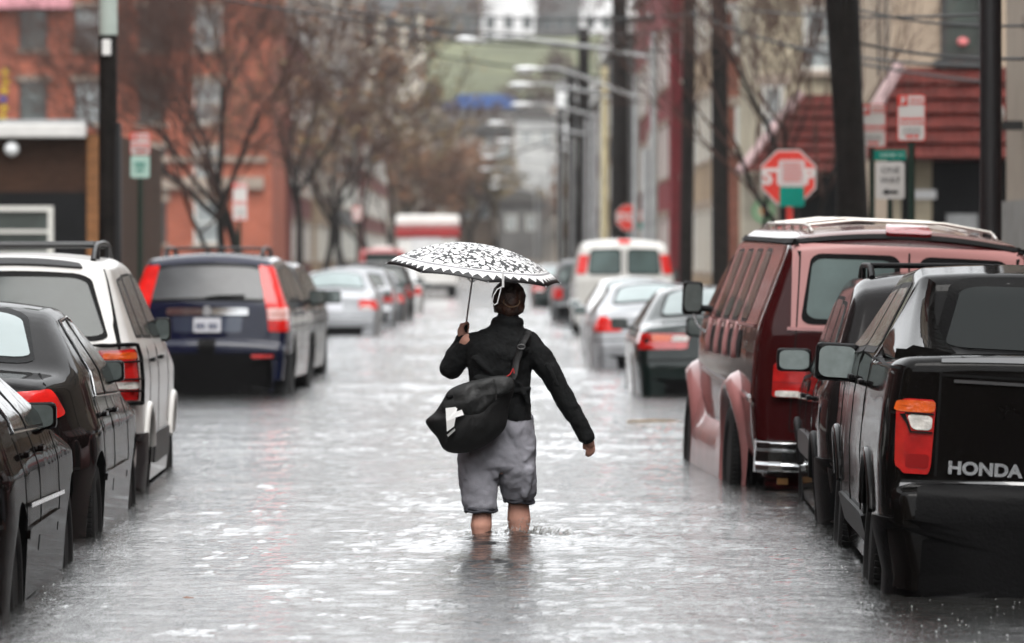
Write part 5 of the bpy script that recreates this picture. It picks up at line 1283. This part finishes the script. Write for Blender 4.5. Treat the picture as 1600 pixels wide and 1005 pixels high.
# ---------------------------------------------------------------- buildings, hill, trees
def buildings():
    orange = brick('orange_brick', (.37, .105, .062), (.30, .16, .12)); redb = brick('red_brick', (.15, .035, .03), (.15, .08, .07)); brown = brick('dark_brown_brick', (.050, .024, .014), (.05, .03, .02))
    tanb = brick('tan_brick', (.30, .21, .13), (.3, .25, .2)); greyw = mat('grey_render', (.105, .102, .098), .85, var=.25, varscale=.6); stucco = mat('beige_stucco', (.34, .29, .235), .85, var=.08, varscale=1.5); stone = mat('pale_stone', (.30, .26, .19), .85, var=.4, varscale=1.1)
    sid = siding('beige_siding', (.38, .30, .225)); lint = mat('limestone', (.27, .22, .18), .8, var=.1); dk = mat('dark_frame', (.04, .04, .04), .5); wf = mat('white_frame', (.55, .54, .50), .5)
    gl = mat('house_glass', (.05, .06, .055), .08, var=.4, varscale=1.2); gl2 = mat('curtained_house_glass', (.22, .24, .24), .25, var=.35, varscale=1.5); blackp = mat('shopfront_black', (.006, .006, .0065), .6, spec=.1); cream = mat('cream_wall', (.58, .54, .46), .8, var=.1, varscale=.4)
    whitew = mat('white_wall', (.62, .62, .62), .8, var=.1, varscale=.4); cor = mat('cornice_paint', (.50, .49, .47), .6, var=.08)
    # left: low storefront and the orange brick house across the crossing
    d = 90.; r, c = block('low dark brown brick storefront with a white cornice band', -24, X(176, d), d, 104, Z(208, d), brown)
    L = lambda px, dy, py: (X(px, d) - c.x, dy, Z(py, d) - c.z)
    MB().box((X(-90, d) - c.x, -.15, Z(205, d) - c.z), (X(135, d) - X(-315, d), .5, .26)).build('cornice', cor, r, bevel=.03)
    MB().box(((X(-315, d) + X(135, d)) / 2 - c.x, -.1, Z(192, d) - c.z), (X(135, d) - X(-315, d), .3, .12)).build('coping', M['galv'], r)
    MB().box((X(146, d) - c.x, -.08, Z(320, d) - c.z), (.22, .16, 2.6)).build('pilaster', brick('ochre_brick', (.22, .10, .04), (.1, .06, .04)), r)
    MB().box(((X(-300, d) + X(170, d)) / 2 - c.x, -.06, Z(365, d) - c.z), (X(170, d) - X(-300, d), .1, 1.55)).build('shopfront_panel', blackp, r)
    win(r, 'S', X(-20, d) - c.x, Z(362, d) - c.z, 2.5, .95, -.13, wf, gl, None, False, True, 'shop_window')
    MB().ell(L(20, -.2, 233), (.14, .14, .14), 12, 8).build('wall_lamp', M['lamp_grey'], r)
    d = 200.; r, c = block('orange brick apartment house with stone lintels', X(-400, d), X(424, d), d, 215, 16, orange, cornice=cor)
    for px in (-36, 52, 138, 238, 325): windows(r, c, 'S', d, [X(px, d)], [Z(p, d) for p in (45, 160, 265, 348)], 1.15, 1.75, wf if px == 325 else dk, gl2 if px in (325, 138) else gl, lint)
    MB().box((X(330, d) - c.x, -.15, Z(286, d) - c.z), (4.4, .3, .5)).build('lintel_band', lint, r)
    MB().box((X(300, d) - c.x, -.10, Z(249, d) - c.z), (6.2, .25, .22)).build('string_course', lint, r)
    o = mat('awning_pink', (.55, .25, .28), .7); MB().box((X(20, d) - c.x, -.5, Z(6, d) - c.z), (5, 1, .5)).build('awning', o, r, bevel=.05)
    for k in range(6): MB().ell((X(10, d) - c.x + RNG.normal(0, .1), -.6, Z(115 + k * 14, d) - c.z), (.16, .16, .16), 8, 6).build('banner_flag', [mat('yellow_cloth', (.5, .35, .02), .7), mat('blue_cloth', (.03, .06, .25), .7)][k == 3], r)
    lr = [(217, 245, 12, 'dark red brick row house beyond the autumn trees', redb), (247, 280, 11, 'tan brick row house half hidden by autumn trees', tanb), (282, 330, 13, 'grey rendered row house behind the brown trees', greyw), (332, 420, 11, 'last red brick row house before the street end', redb)]
    for (y0, y1, h, lb, m) in lr:
        r, c = block(lb, -20, -8.6 + (y0 - 217) * .004, y0, y1, h, m, cornice=cor)
        windows(r, c, 'E', c.x + (20 - 8.6 + (y0 - 217) * .004) / 2, list(np.arange(y0 + 3, y1 - 2, 4.5)), [2.2, 5.4, 8.6], 1.2, 1.8, wf, gl2, lint)
        windows(r, c, 'S', y0, [-9.6, -11.6], [5.4, 8.6], 1.1, 1.8, wf, gl, lint)
    # right: near stucco wall
    r, c = block('beige stucco building at the frame edge with a dark tall window', 5.92, 14, 44, 54, 14, stucco, cornice=cor)
    windows(r, c, 'W', 5.92, [46.6, 50.4], [5.2, 8.6], 1.1, 2.2, dk, gl, lint)
    MB().box((5.84 - c.x, 5, 1.2), (.14, 10, 2.4)).build('plinth', mat('grey_plinth', (.24, .235, .22), .8, var=.15), r)
    MB().ell((5.6 - c.x, 52.3 - 44, Z(178, 52) - c.z), (.12, .12, .16), 12, 8).build('globe_lamp', M['white'], r)
    MB().box((5.78 - c.x, 52.3 - 44, Z(195, 52) - c.z), (.3, .08, .1)).build('lamp_bracket', dk, r)
    # right: tiled awning houses across the crossing
    tile = mat('red_tile', (.062, .0125, .010), .55, var=.45, varscale=3, spec=.12)
    nt = tile.node_tree; b = nt.nodes['Principled BSDF']; tc = [n for n in nt.nodes if n.type == 'TEX_COORD'][0]
    w = nt.nodes.new('ShaderNodeTexWave'); w.bands_direction = 'X'; w.inputs['Scale'].default_value = 2.2; nt.links.new(tc.outputs['Object'], w.inputs[0])
    bp = nt.nodes.new('ShaderNodeBump'); bp.inputs['Distance'].default_value = .015; nt.links.new(w.outputs['Fac'], bp.inputs['Height']); nt.links.new(bp.outputs[0], b.inputs['Normal'])
    hip = mat('weathered_hip_cap', (.30, .21, .21), .6, var=.2, varscale=4)
    def awning(root, c, xe0, xe1, xr0, xr1, ze, zr, y, dep, rows=6):
        """frontal tiled mansard: eave from xe0 to xe1 at height ze, ridge from xr0 to xr1 at zr"""
        mb = MB(); n = rows
        for k in range(n):
            t0, t1 = k / n, (k + 1) / n; f = lambda t, a, bb: a + (bb - a) * t
            z0, z1 = f(t0, ze, zr), f(t1, ze, zr); ya, yb = y - dep * (1 - t0) - .10, y - dep * (1 - t1)
            mb.add([(f(t0, xe0, xr0) - c.x, ya - .05 - c.y, z0 - c.z), (f(t0, xe1, xr1) - c.x, ya - .05 - c.y, z0 - c.z), (f(t1, xe1, xr1) - c.x, yb - c.y, z1 - c.z + .03), (f(t1, xe0, xr0) - c.x, yb - c.y, z1 - c.z + .03)], [(0, 1, 2, 3)])
            mb.add([(f(t0, xe0, xr0) - c.x, ya - .05 - c.y, z0 - c.z), (f(t0, xe1, xr1) - c.x, ya - .05 - c.y, z0 - c.z), (f(t0, xe1, xr1) - c.x, ya + .03 - c.y, z0 - c.z - .03), (f(t0, xe0, xr0) - c.x, ya + .03 - c.y, z0 - c.z - .03)], [(0, 1, 2, 3)])
        for (xe, xr) in ((xe0, xr0), (xe1, xr1)): mb.add([(xe - c.x, y - dep - c.y, ze - c.z), (xr - c.x, y - c.y, zr - c.z), (xe - c.x, y - c.y + .2, ze - c.z)], [(0, 1, 2)])
        mb.add([(xe0 - c.x, y - dep - c.y, ze - c.z - .04), (xe1 - c.x, y - dep - c.y, ze - c.z - .04), (xe1 - c.x, y - c.y, ze - c.z - .04), (xe0 - c.x, y - c.y, ze - c.z - .04)], [(0, 1, 2, 3)])
        o = mb.build('tiled_awning', tile, root)
        MB().tube([(xe0 - c.x - .02, y - dep - .08 - c.y, ze - c.z - .03), (xr0 - c.x, y - .05 - c.y, zr - c.z + .05)], .11, 8).build('hip_cap', hip, o)
        return o
    d = 85.; r, c = block('beige clapboard house with a broad red tiled awning over a dark shopfront', X(1393, d), X(1393, d) + 10, d, 97, 12, sid, cornice=cor)
    awning(r, c, X(1318, d), 16.6, X(1405, d), 16.6, Z(248, d), Z(108, d), d - .02, 1.1, 6)
    MB().box((.0, -.06, Z(330, d) - c.z), (9.8, .12, 1.9)).build('shopfront_panel', blackp, r)
    win(r, 'S', X(1503, d) - c.x, Z(38, d) - c.z, .75, 1.25, 0, dk, gl, dk)
    MB().ell((X(1503, d) - c.x, -.14, Z(66, d) - c.z), (.10, .06, .08), 8, 6).build('flower_pot', mat('pink_flowers', (.6, .18, .18), .7), r)
    for px, wd_ in ((1401, .12), (1441, .30)): MB().box((X(px, d) - c.x, -.14, Z(330, d) - c.z), (wd_, .16, 1.9)).build('stone_pier', stone, r)
    MB().box((X(1442, d) - c.x, -.24, Z(304, d) - c.z), (.42, .1, .16)).build('pier_cap', whitew, r)
    MB().box((X(1502, d) - c.x, -.14, Z(352, d) - c.z), (.55, .06, .40)).build('notice_board', M['galv'], r)
    d = 112.; r, c = block('pale stone house with a sloping tiled awning and round shop emblem', X(1188, d), X(1360, d), d, 121, 13, stone, cornice=cor)
    awning(r, c, X(1152, d), X(1372, d), X(1250, d), X(1372, d), Z(268, d), Z(150, d), d - .02, 1.3, 7)
    MB().box((X(1285, d) - c.x, -.06, Z(335, d) - c.z), (2.3, .12, 1.8)).build('shopfront_panel', blackp, r)
    MB().box((X(1188, d) - c.x, -.10, Z(330, d) - c.z), (.85, .16, 1.7)).build('entrance_pier', mat('pale_pier', (.36, .33, .27), .8, var=.15), r)
    MB().lathe([(0, .27), (-.03, .27)], (X(1192, d) - c.x, -.20, Z(330, d) - c.z), 'y', 20).build('shop_emblem', mat('emblem_green', (.16, .40, .20), .5), r)
    MB().lathe([(0, .19), (-.02, .19)], (X(1192, d) - c.x, -.24, Z(330, d) - c.z), 'y', 20).build('emblem_ring', mat('emblem_pale', (.45, .5, .36), .5), r)
    MB().lathe([(0, .08), (-.02, .08)], (X(1192, d) - c.x, -.27, Z(330, d) - c.z), 'y', 14).build('emblem_centre', mat('emblem_orange', (.6, .25, .08), .5), r)
    windows(r, c, 'S', d, [X(1285, d)], [Z(60, d)], .9, 1.5, wf, gl2, lint)
    windows(r, c, 'S', d, [X(1208, d)], [Z(180, d)], .5, 1.4, wf, gl2, lint)
    d = 124.; r, c = block('narrow worn red brick house with one white framed window', X(1136, d), X(1196, d), d, 127.5, 14, brick('worn_brick', (.22, .075, .05), (.28, .22, .18), .7))
    windows(r, c, 'S', d, [X(1164, d)], [Z(48, d)], .62, .95, wf, gl2, wf)
    windows(r, c, 'S', d, [X(1164, d)], [Z(200, d)], .5, 1.1, wf, gl2, lint)
    rr = [(128, 146, 12, 'cream and brick row house beside the dark utility pole', tanb), (147, 164, 11, 'tan row house with pale window frames', tanb), (165, 188, 12, 'deep red painted row house down the kerb', mat('deep_red_render', (.15, .022, .026), .7, var=.2)), (189, 215, 13, 'dark red brick row house beyond the tan one', redb), (216, 250, 12, 'grey rendered row house behind the poles', greyw), (251, 300, 11, 'brown brick row house near the street end', brown), (301, 360, 12, 'tall grey row house at the far kerb', greyw), (361, 425, 10, 'last tan row house before the hill', tanb)]
    for i, (y0, y1, h, lb, m) in enumerate(rr):
        x0 = 6.55 + (.4 if i % 2 else 0); r, c = block(lb, x0, x0 + 11, y0, y1, h, m, cornice=cor)
        windows(r, c, 'W', x0, list(np.arange(y0 + 2.5, y1 - 1.5, 4.2)), [2.0, 5.2, 8.4], 1.2, 1.8, wf, gl2, lint)
        windows(r, c, 'S', y0, [x0 + 1.2], [5.2, 8.4], 1.0, 1.7, wf, gl, lint)
        MB().box((x0 - .6 - c.x, 3.5, .4), (1.2, 2.4, .9)).build('stoop', lint, r, bevel=.03)
    # far side: hill, lawn and the houses on it
    hillm = mat('hillside_scrub', (.12, .10, .08), .95, var=.5, varscale=.08); lawn = mat('lawn_grass', (.085, .090, .048), .95, var=.45, varscale=.12)
    xs = np.linspace(-260, 260, 60); ys = np.array([425, 440, 470, 500, 522, 545, 580, 622, 640, 700, 800, 1000, 1300]); zs = np.array([GROUND, 2.5, 8, 14, 17.8, 21, 25, 29.2, 30, 32, 38, 60, 80.])
    Xg, Yg = np.meshgrid(xs, ys); Zg = np.repeat(zs[:, None], len(xs), 1) + 1.2 * np.sin(Xg * .05) * (Yg > 440) ; Zg[0] = GROUND - .5
    tag(fast_grid('hill', np.stack([Xg, Yg, Zg], -1), hillm), kind='structure')
    xs2 = np.linspace(X(640, 560), X(960, 560), 24); ys2 = np.linspace(524, 620, 16); Xg, Yg = np.meshgrid(xs2, ys2)
    Zg = np.interp(Yg, ys, zs) + 1.2 * np.sin(Xg * .05) + .35 + .2 * np.sin(Xg * .6 + Yg * .2)
    tag(fast_grid('lawn', np.stack([Xg, Yg, Zg], -1), lawn), kind='structure')
    houses = [(560, 662, 500, 20, 'large cream house high on the hillside above the brown trees', cream), (668, 745, 650, -30, 'pale grey hilltop house beside the cream one', greyw), (752, 838, 655, -25, 'white hilltop house above the lawn', whitew), (845, 905, 660, -30, 'small grey hilltop house behind the lamp arms', greyw), (910, 985, 640, -20, 'white and grey hilltop house behind the poles', whitew), (600, 700, 720, -60, 'tall grey block rising behind the cream hilltop house', greyw), (705, 800, 730, -45, 'brown block rising behind the white hilltop house', tanb), (815, 950, 725, -70, 'broad grey block rising highest over the hill', greyw)]
    for (a, b2, d, pt_, lb, m) in houses:
        gz = float(np.interp(d, ys, zs)) - 1.5; r, c = block(lb, X(a, d), X(b2, d), d, d + 10, Z(pt_, d), m, name='hill_house', cat='house', group='houses on the hill', base=gz)
        w_ = X(b2, d) - X(a, d); n = 3
        windows(r, c, 'S', d, [X(a, d) + w_ * (k + .5) / n for k in range(n)], [Z(70, d) + .5 if d > 600 else Z(62, d), Z(35, d)], 1.2, 1.8, dk, gl, None, sill=False)
        rf = MB().poly([(-w_ / 2 - .5, -.5, Z(pt_, d) - c.z), (w_ / 2 + .5, -.5, Z(pt_, d) - c.z), (0, -.5, Z(pt_, d) - c.z + 3)], (0, 11, 0)); rf.build('roof', mat('slate', (.12, .12, .12), .8), r)
    mids = [(640, 700, 462, 195, 'grey brown shed-like house low on the hill', mat('brown_grey_wall', (.18, .15, .12), .85, var=.3)), (742, 800, 470, 205, 'grey house under the blue roof', greyw), (806, 868, 455, 185, 'pale grey house behind the lamp heads', mat('pale_grey_wall', (.34, .34, .33), .8, var=.25, varscale=.5)), (872, 930, 466, 130, 'light house with a flat top beside the dark poles', whitew), (712, 772, 438, 300, 'low brown house where the street ends', mat('umber_wall', (.16, .12, .09), .85, var=.3)), (780, 850, 434, 318, 'low grey house where the street ends', greyw)]
    for (a, b2, d, pt_, lb, m) in mids:
        gz = float(np.interp(d, ys, zs)) - 1.5; r, c = block(lb, X(a, d), X(b2, d), d, d + 8, Z(pt_, d), m, name='hill_house', cat='house', group='houses low on the hill', base=gz)
        w_ = X(b2, d) - X(a, d); windows(r, c, 'S', d, [X(a, d) + w_ * .27, X(a, d) + w_ * .73], [Z(pt_ + 30, d)], 1.0, 1.4, wf, gl2, None, sill=False)
        MB().poly([(-w_ / 2 - .4, -.4, Z(pt_, d) - c.z), (w_ / 2 + .4, -.4, Z(pt_, d) - c.z), (0, -.4, Z(pt_, d) - c.z + 1.6)], (0, 8.8, 0)).build('roof', mat('dark_shingle', (.07, .065, .06), .8), r)
    d = 512.; r, c = block('long low pavilion with a bright blue roof below the lawn', X(700, d), X(812, d), d, d + 7, Z(170, d), mat('pavilion_wall', (.2, .19, .18), .8), name='pavilion', cat='building', base=14.)
    MB().poly([(-4.4, -.6, Z(164, d) - c.z - .3), (4.4, -.6, Z(164, d) - c.z - .3), (2.9, -.6, Z(148, d) - c.z), (-2.6, -.6, Z(148, d) - c.z)], (0, 8, 0)).build('blue_roof', mat('blue_roofing', (.035, .085, .25), .5, var=.1), r)
    # unseen street beside and behind the photographer, added to darken reflections on the cars
    for k, (x0, x1, y0, y1, h, m, lb) in enumerate([(-22, -8.2, 20, 72, 11, redb, 'unseen long red brick terrace beside the parked cars'), (-22, -8.2, -60, 16, 12, tanb, 'unseen tan brick terrace behind the photographer'), (7.2, 22, 2, 42, 12, redb, 'unseen red brick terrace facing the long red one'), (7.2, 22, -70, -3, 11, greyw, 'unseen grey terrace behind the photographer'), (-40, 40, -135, -120, 15, brown, 'unseen dark brick block closing the street behind the photographer')]):
        r, c = block(lb, x0, x1, y0, y1, h, m, cornice=cor)
        if k < 4:
            f, pl = ('E', x1) if x0 < 0 else ('W', x0); windows(r, c, f, pl, list(np.arange(y0 + 4, y1 - 3, 8.)), [3, 7], 1.4, 2, wf, gl, lint)
        else: windows(r, c, 'S', -119.9, [], [], 1, 1, wf, gl)
def trees():
    M['bark'] = mat('wet_bark', (.012, .010, .009), .85, bump=('noise', 12, .8, .02), var=.3, varscale=5); M['twigs'] = mat('twig', (.062, .036, .029), .85)
    rust = leafmat('rust_leaves', (.15, .072, .038), (.23, .105, .05), (.11, .08, .05)); olive = leafmat('ochre_leaves', (.13, .10, .055), (.18, .12, .055), (.09, .085, .05))
    tree('large bare tree forking low, before the orange brick house', X(348, 100), 100, 11.5, 1.1, 5, .12, 7, lean=.05, fork=.24, twig=.0028)
    tree('second bare tree with a thick dark trunk close beside the forked one', X(402, 112), 112, 12, 1.05, 8, .16, 6, lean=-.03, fork=.30, twig=.006, dense=1)
    tree('slender bare tree against the pale stone house', X(1180, 93), 93, 9, .9, 12, .07, 5, lean=.06, fork=.33)
    tree('bare tree half behind the big dark trunk', X(1268, 78), 78, 9, .9, 14, .09, 5, lean=-.05, fork=.36)
    for k, (px, d, m, n) in enumerate([(470, 138, rust, 500), (506, 160, olive, 900), (545, 188, rust, 1000), (575, 222, olive, 1100), (600, 262, rust, 1200)]):
        tree(['autumn tree with rusty leaves just past the bare pair', 'ochre leaved tree, second of the autumn row', 'rust brown tree midway down the autumn row', 'olive brown tree, fourth of the autumn row', 'last and smallest autumn tree of the kerb row'][k], X(px, d), d, 11.5, 1.0, 20 + k, .13, 5, leaves=m, nleaf=n, leafsize=.10, twig=.014, group='autumn trees down the kerb')
    for k, (px, d, h) in enumerate([(560, 432, 15), (598, 436, 17), (632, 431, 14), (664, 437, 16), (700, 433, 13), (735, 438, 12), (905, 446, 12), (858, 448, 11)]):
        tree(['brown tree ending the street, farthest toward the autumn row', 'tall brown tree behind the small red pickup', 'brown tree directly above the red pickup cap', 'broad brown tree above the box truck', 'brown tree just past the box truck', 'low brown tree above the umbrella top', 'brown tree behind the dark utility poles', 'small brown tree below the lamp heads'][k], X(px, d), d, h, 1.15, 40 + k, .2, 4, leaves=[rust, olive][k % 2], nleaf=1500, leafsize=.24, twig=.03, group='brown trees where the street ends', base=0.)
    hz = lambda d: float(np.interp(d, [425, 440, 470, 500, 522, 545, 580, 622, 640], [-.2, 2.5, 8, 14, 17.8, 21, 25, 29.2, 30]))
    for k, (px, d, h) in enumerate([(655, 508, 9), (692, 498, 8), (728, 492, 6), (775, 494, 6), (822, 506, 8), (850, 500, 9), (884, 508, 10), (925, 512, 11), (668, 626, 9), (745, 628, 8), (836, 626, 9), (915, 625, 10)]):
        tree(['bare tree on the slope under the lawn edge nearest the brown trees', 'bare tree on the slope left of the blue roof', 'small bare tree before the blue roof', 'small bare tree at the end of the blue roof', 'bare tree right of the blue roof', 'bare tree on the slope above the lamp heads', 'tall bare tree on the slope by the lamp arms', 'tall bare tree on the slope behind the dark poles', 'bare tree on the lawn crest beside the cream house', 'bare tree on the lawn crest before the pale grey house', 'bare tree on the lawn crest before the white house', 'bare tree on the lawn crest behind the lamp arms'][k], X(px, d), d, h, 1.2, 70 + k, .16, 4, twig=.035, group='bare trees on the hill', base=hz(d) - .3)
    # massive dark trunk by the stop sign
    d = 56.; t = thing('street_tree', 'massive black tree trunk standing beside the STOP sign', 'tree', (X(1333, d), d, GROUND)); L = lambda px, py: (X(px, d) - X(1333, d), 0, Z(py, d) - GROUND)
    P = [L(1336, 470), L(1333, 380), L(1329, 250), L(1322, 120), L(1316, 0), L(1314, -90)]
    MB().tube(P, [.24, .20, .175, .185, .20, .19], 18).build('trunk', M['bark'], t)
    rg = np.random.default_rng(4); cr = MB()
    for k in range(9):
        a = rg.uniform(0, 6.28); p = Vector(P[-1]) - Vector((0, 0, .2)); pts = [p]
        for j in range(5): p = p + Vector((math.cos(a) * .45 + rg.normal(0, .15), math.sin(a) * .45 + rg.normal(0, .15), .55)); pts.append(p)
        cr.tube(pts, [.09, .07, .05, .04, .025, .015], 6)
        for j in range(1, 6):
            for m_ in range(4): q = Vector(pts[j]); e = q + Vector(rg.normal(0, .5, 3)) + Vector((0, 0, .5)); cr.tube([q, q.lerp(e, .5) + Vector(rg.normal(0, .08, 3)), e], [.018, .012, .006], 4)
    cr.build('crown', M['bark'], t)
# ---------------------------------------------------------------- camera, light, world
def setup():
    cam = bpy.data.cameras.new('camera'); co = bpy.data.objects.new('camera', cam); COL.objects.link(co)
    co.location = (0, 0, EYE); co.rotation_euler = (R(90), 0, 0)
    cam.sensor_fit = 'HORIZONTAL'; cam.sensor_width = 36; cam.lens = 36 * F / 1600
    cam.shift_x = (800 - VX) / 1600; cam.shift_y = -(502.5 - HY) / 1600
    cam.clip_start = .5; cam.clip_end = 5000
    cam.dof.use_dof = True; cam.dof.focus_distance = 24.6; cam.dof.aperture_fstop = 3.3
    SC.camera = co
    w = bpy.data.worlds.new('World'); SC.world = w; w.use_nodes = True; nt = w.node_tree
    bg = nt.nodes['Background']; sky = nt.nodes.new('ShaderNodeTexSky'); sky.sky_type = 'NISHITA'; sky.sun_disc = False
    sky.sun_elevation = R(58); sky.sun_rotation = R(170); sky.air_density = 1.0; sky.dust_density = 4.0; sky.ozone_density = 1.0
    hs = nt.nodes.new('ShaderNodeHueSaturation'); hs.inputs['Saturation'].default_value = .10
    nt.links.new(sky.outputs[0], hs.inputs['Color'])
    mx = nt.nodes.new('ShaderNodeMix'); mx.data_type = 'RGBA'; mx.inputs[0].default_value = .8; nt.links.new(hs.outputs[0], mx.inputs[6]); mx.inputs[7].default_value = (7.6, 7.75, 7.9, 1)   # cloud deck
    nt.links.new(mx.outputs[2], bg.inputs['Color']); bg.inputs['Strength'].default_value = SKY
    sun = bpy.data.lights.new('sun', 'SUN'); so = bpy.data.objects.new('sun', sun); COL.objects.link(so)
    sun.energy = .8; sun.angle = R(35); sun.color = (1, .97, .93)
    so.rotation_euler = (R(90 - 58), 0, R(170 + 180))   # light from behind the camera's shoulder, high
    so.rotation_euler = Vector((math.sin(R(170)) * math.cos(R(58)) * -1, -math.cos(R(170)) * math.cos(R(58)), -math.sin(R(58)))).to_track_quat('-Z', 'Y').to_euler()
    SC.view_settings.view_transform = 'Standard'; SC.view_settings.look = 'None'; SC.view_settings.gamma = 1; SC.view_settings.exposure = EXPO
    SC.cycles.max_bounces = 6; SC.cycles.glossy_bounces = 4; SC.cycles.diffuse_bounces = 3; SC.cycles.caustics_reflective = False
    SC.cycles.sample_clamp_indirect = 4; SC.cycles.volume_step_rate = 5
SKY, EXPO = .125, 1.48

def haze():
    m = bpy.data.materials.new('rain_haze'); m.use_nodes = True; nt = m.node_tree; nt.nodes.clear()
    o = nt.nodes.new('ShaderNodeOutputMaterial'); v = nt.nodes.new('ShaderNodeVolumePrincipled'); v.inputs['Density'].default_value = HAZE; v.inputs['Color'].default_value = (.92, .93, .95, 1); v.inputs['Anisotropy'].default_value = .2
    nt.links.new(v.outputs[0], o.inputs['Volume'])
    b = MB().box((0, 512, 50), (1220, 1640, 102.6)).build('haze', m); tag(b, kind='stuff')
HAZE = .00016
water_and_ground(); buildings(); trees(); signs(); poles(); build_vehicles(); person(); umbrella(); splash(); haze(); setup()
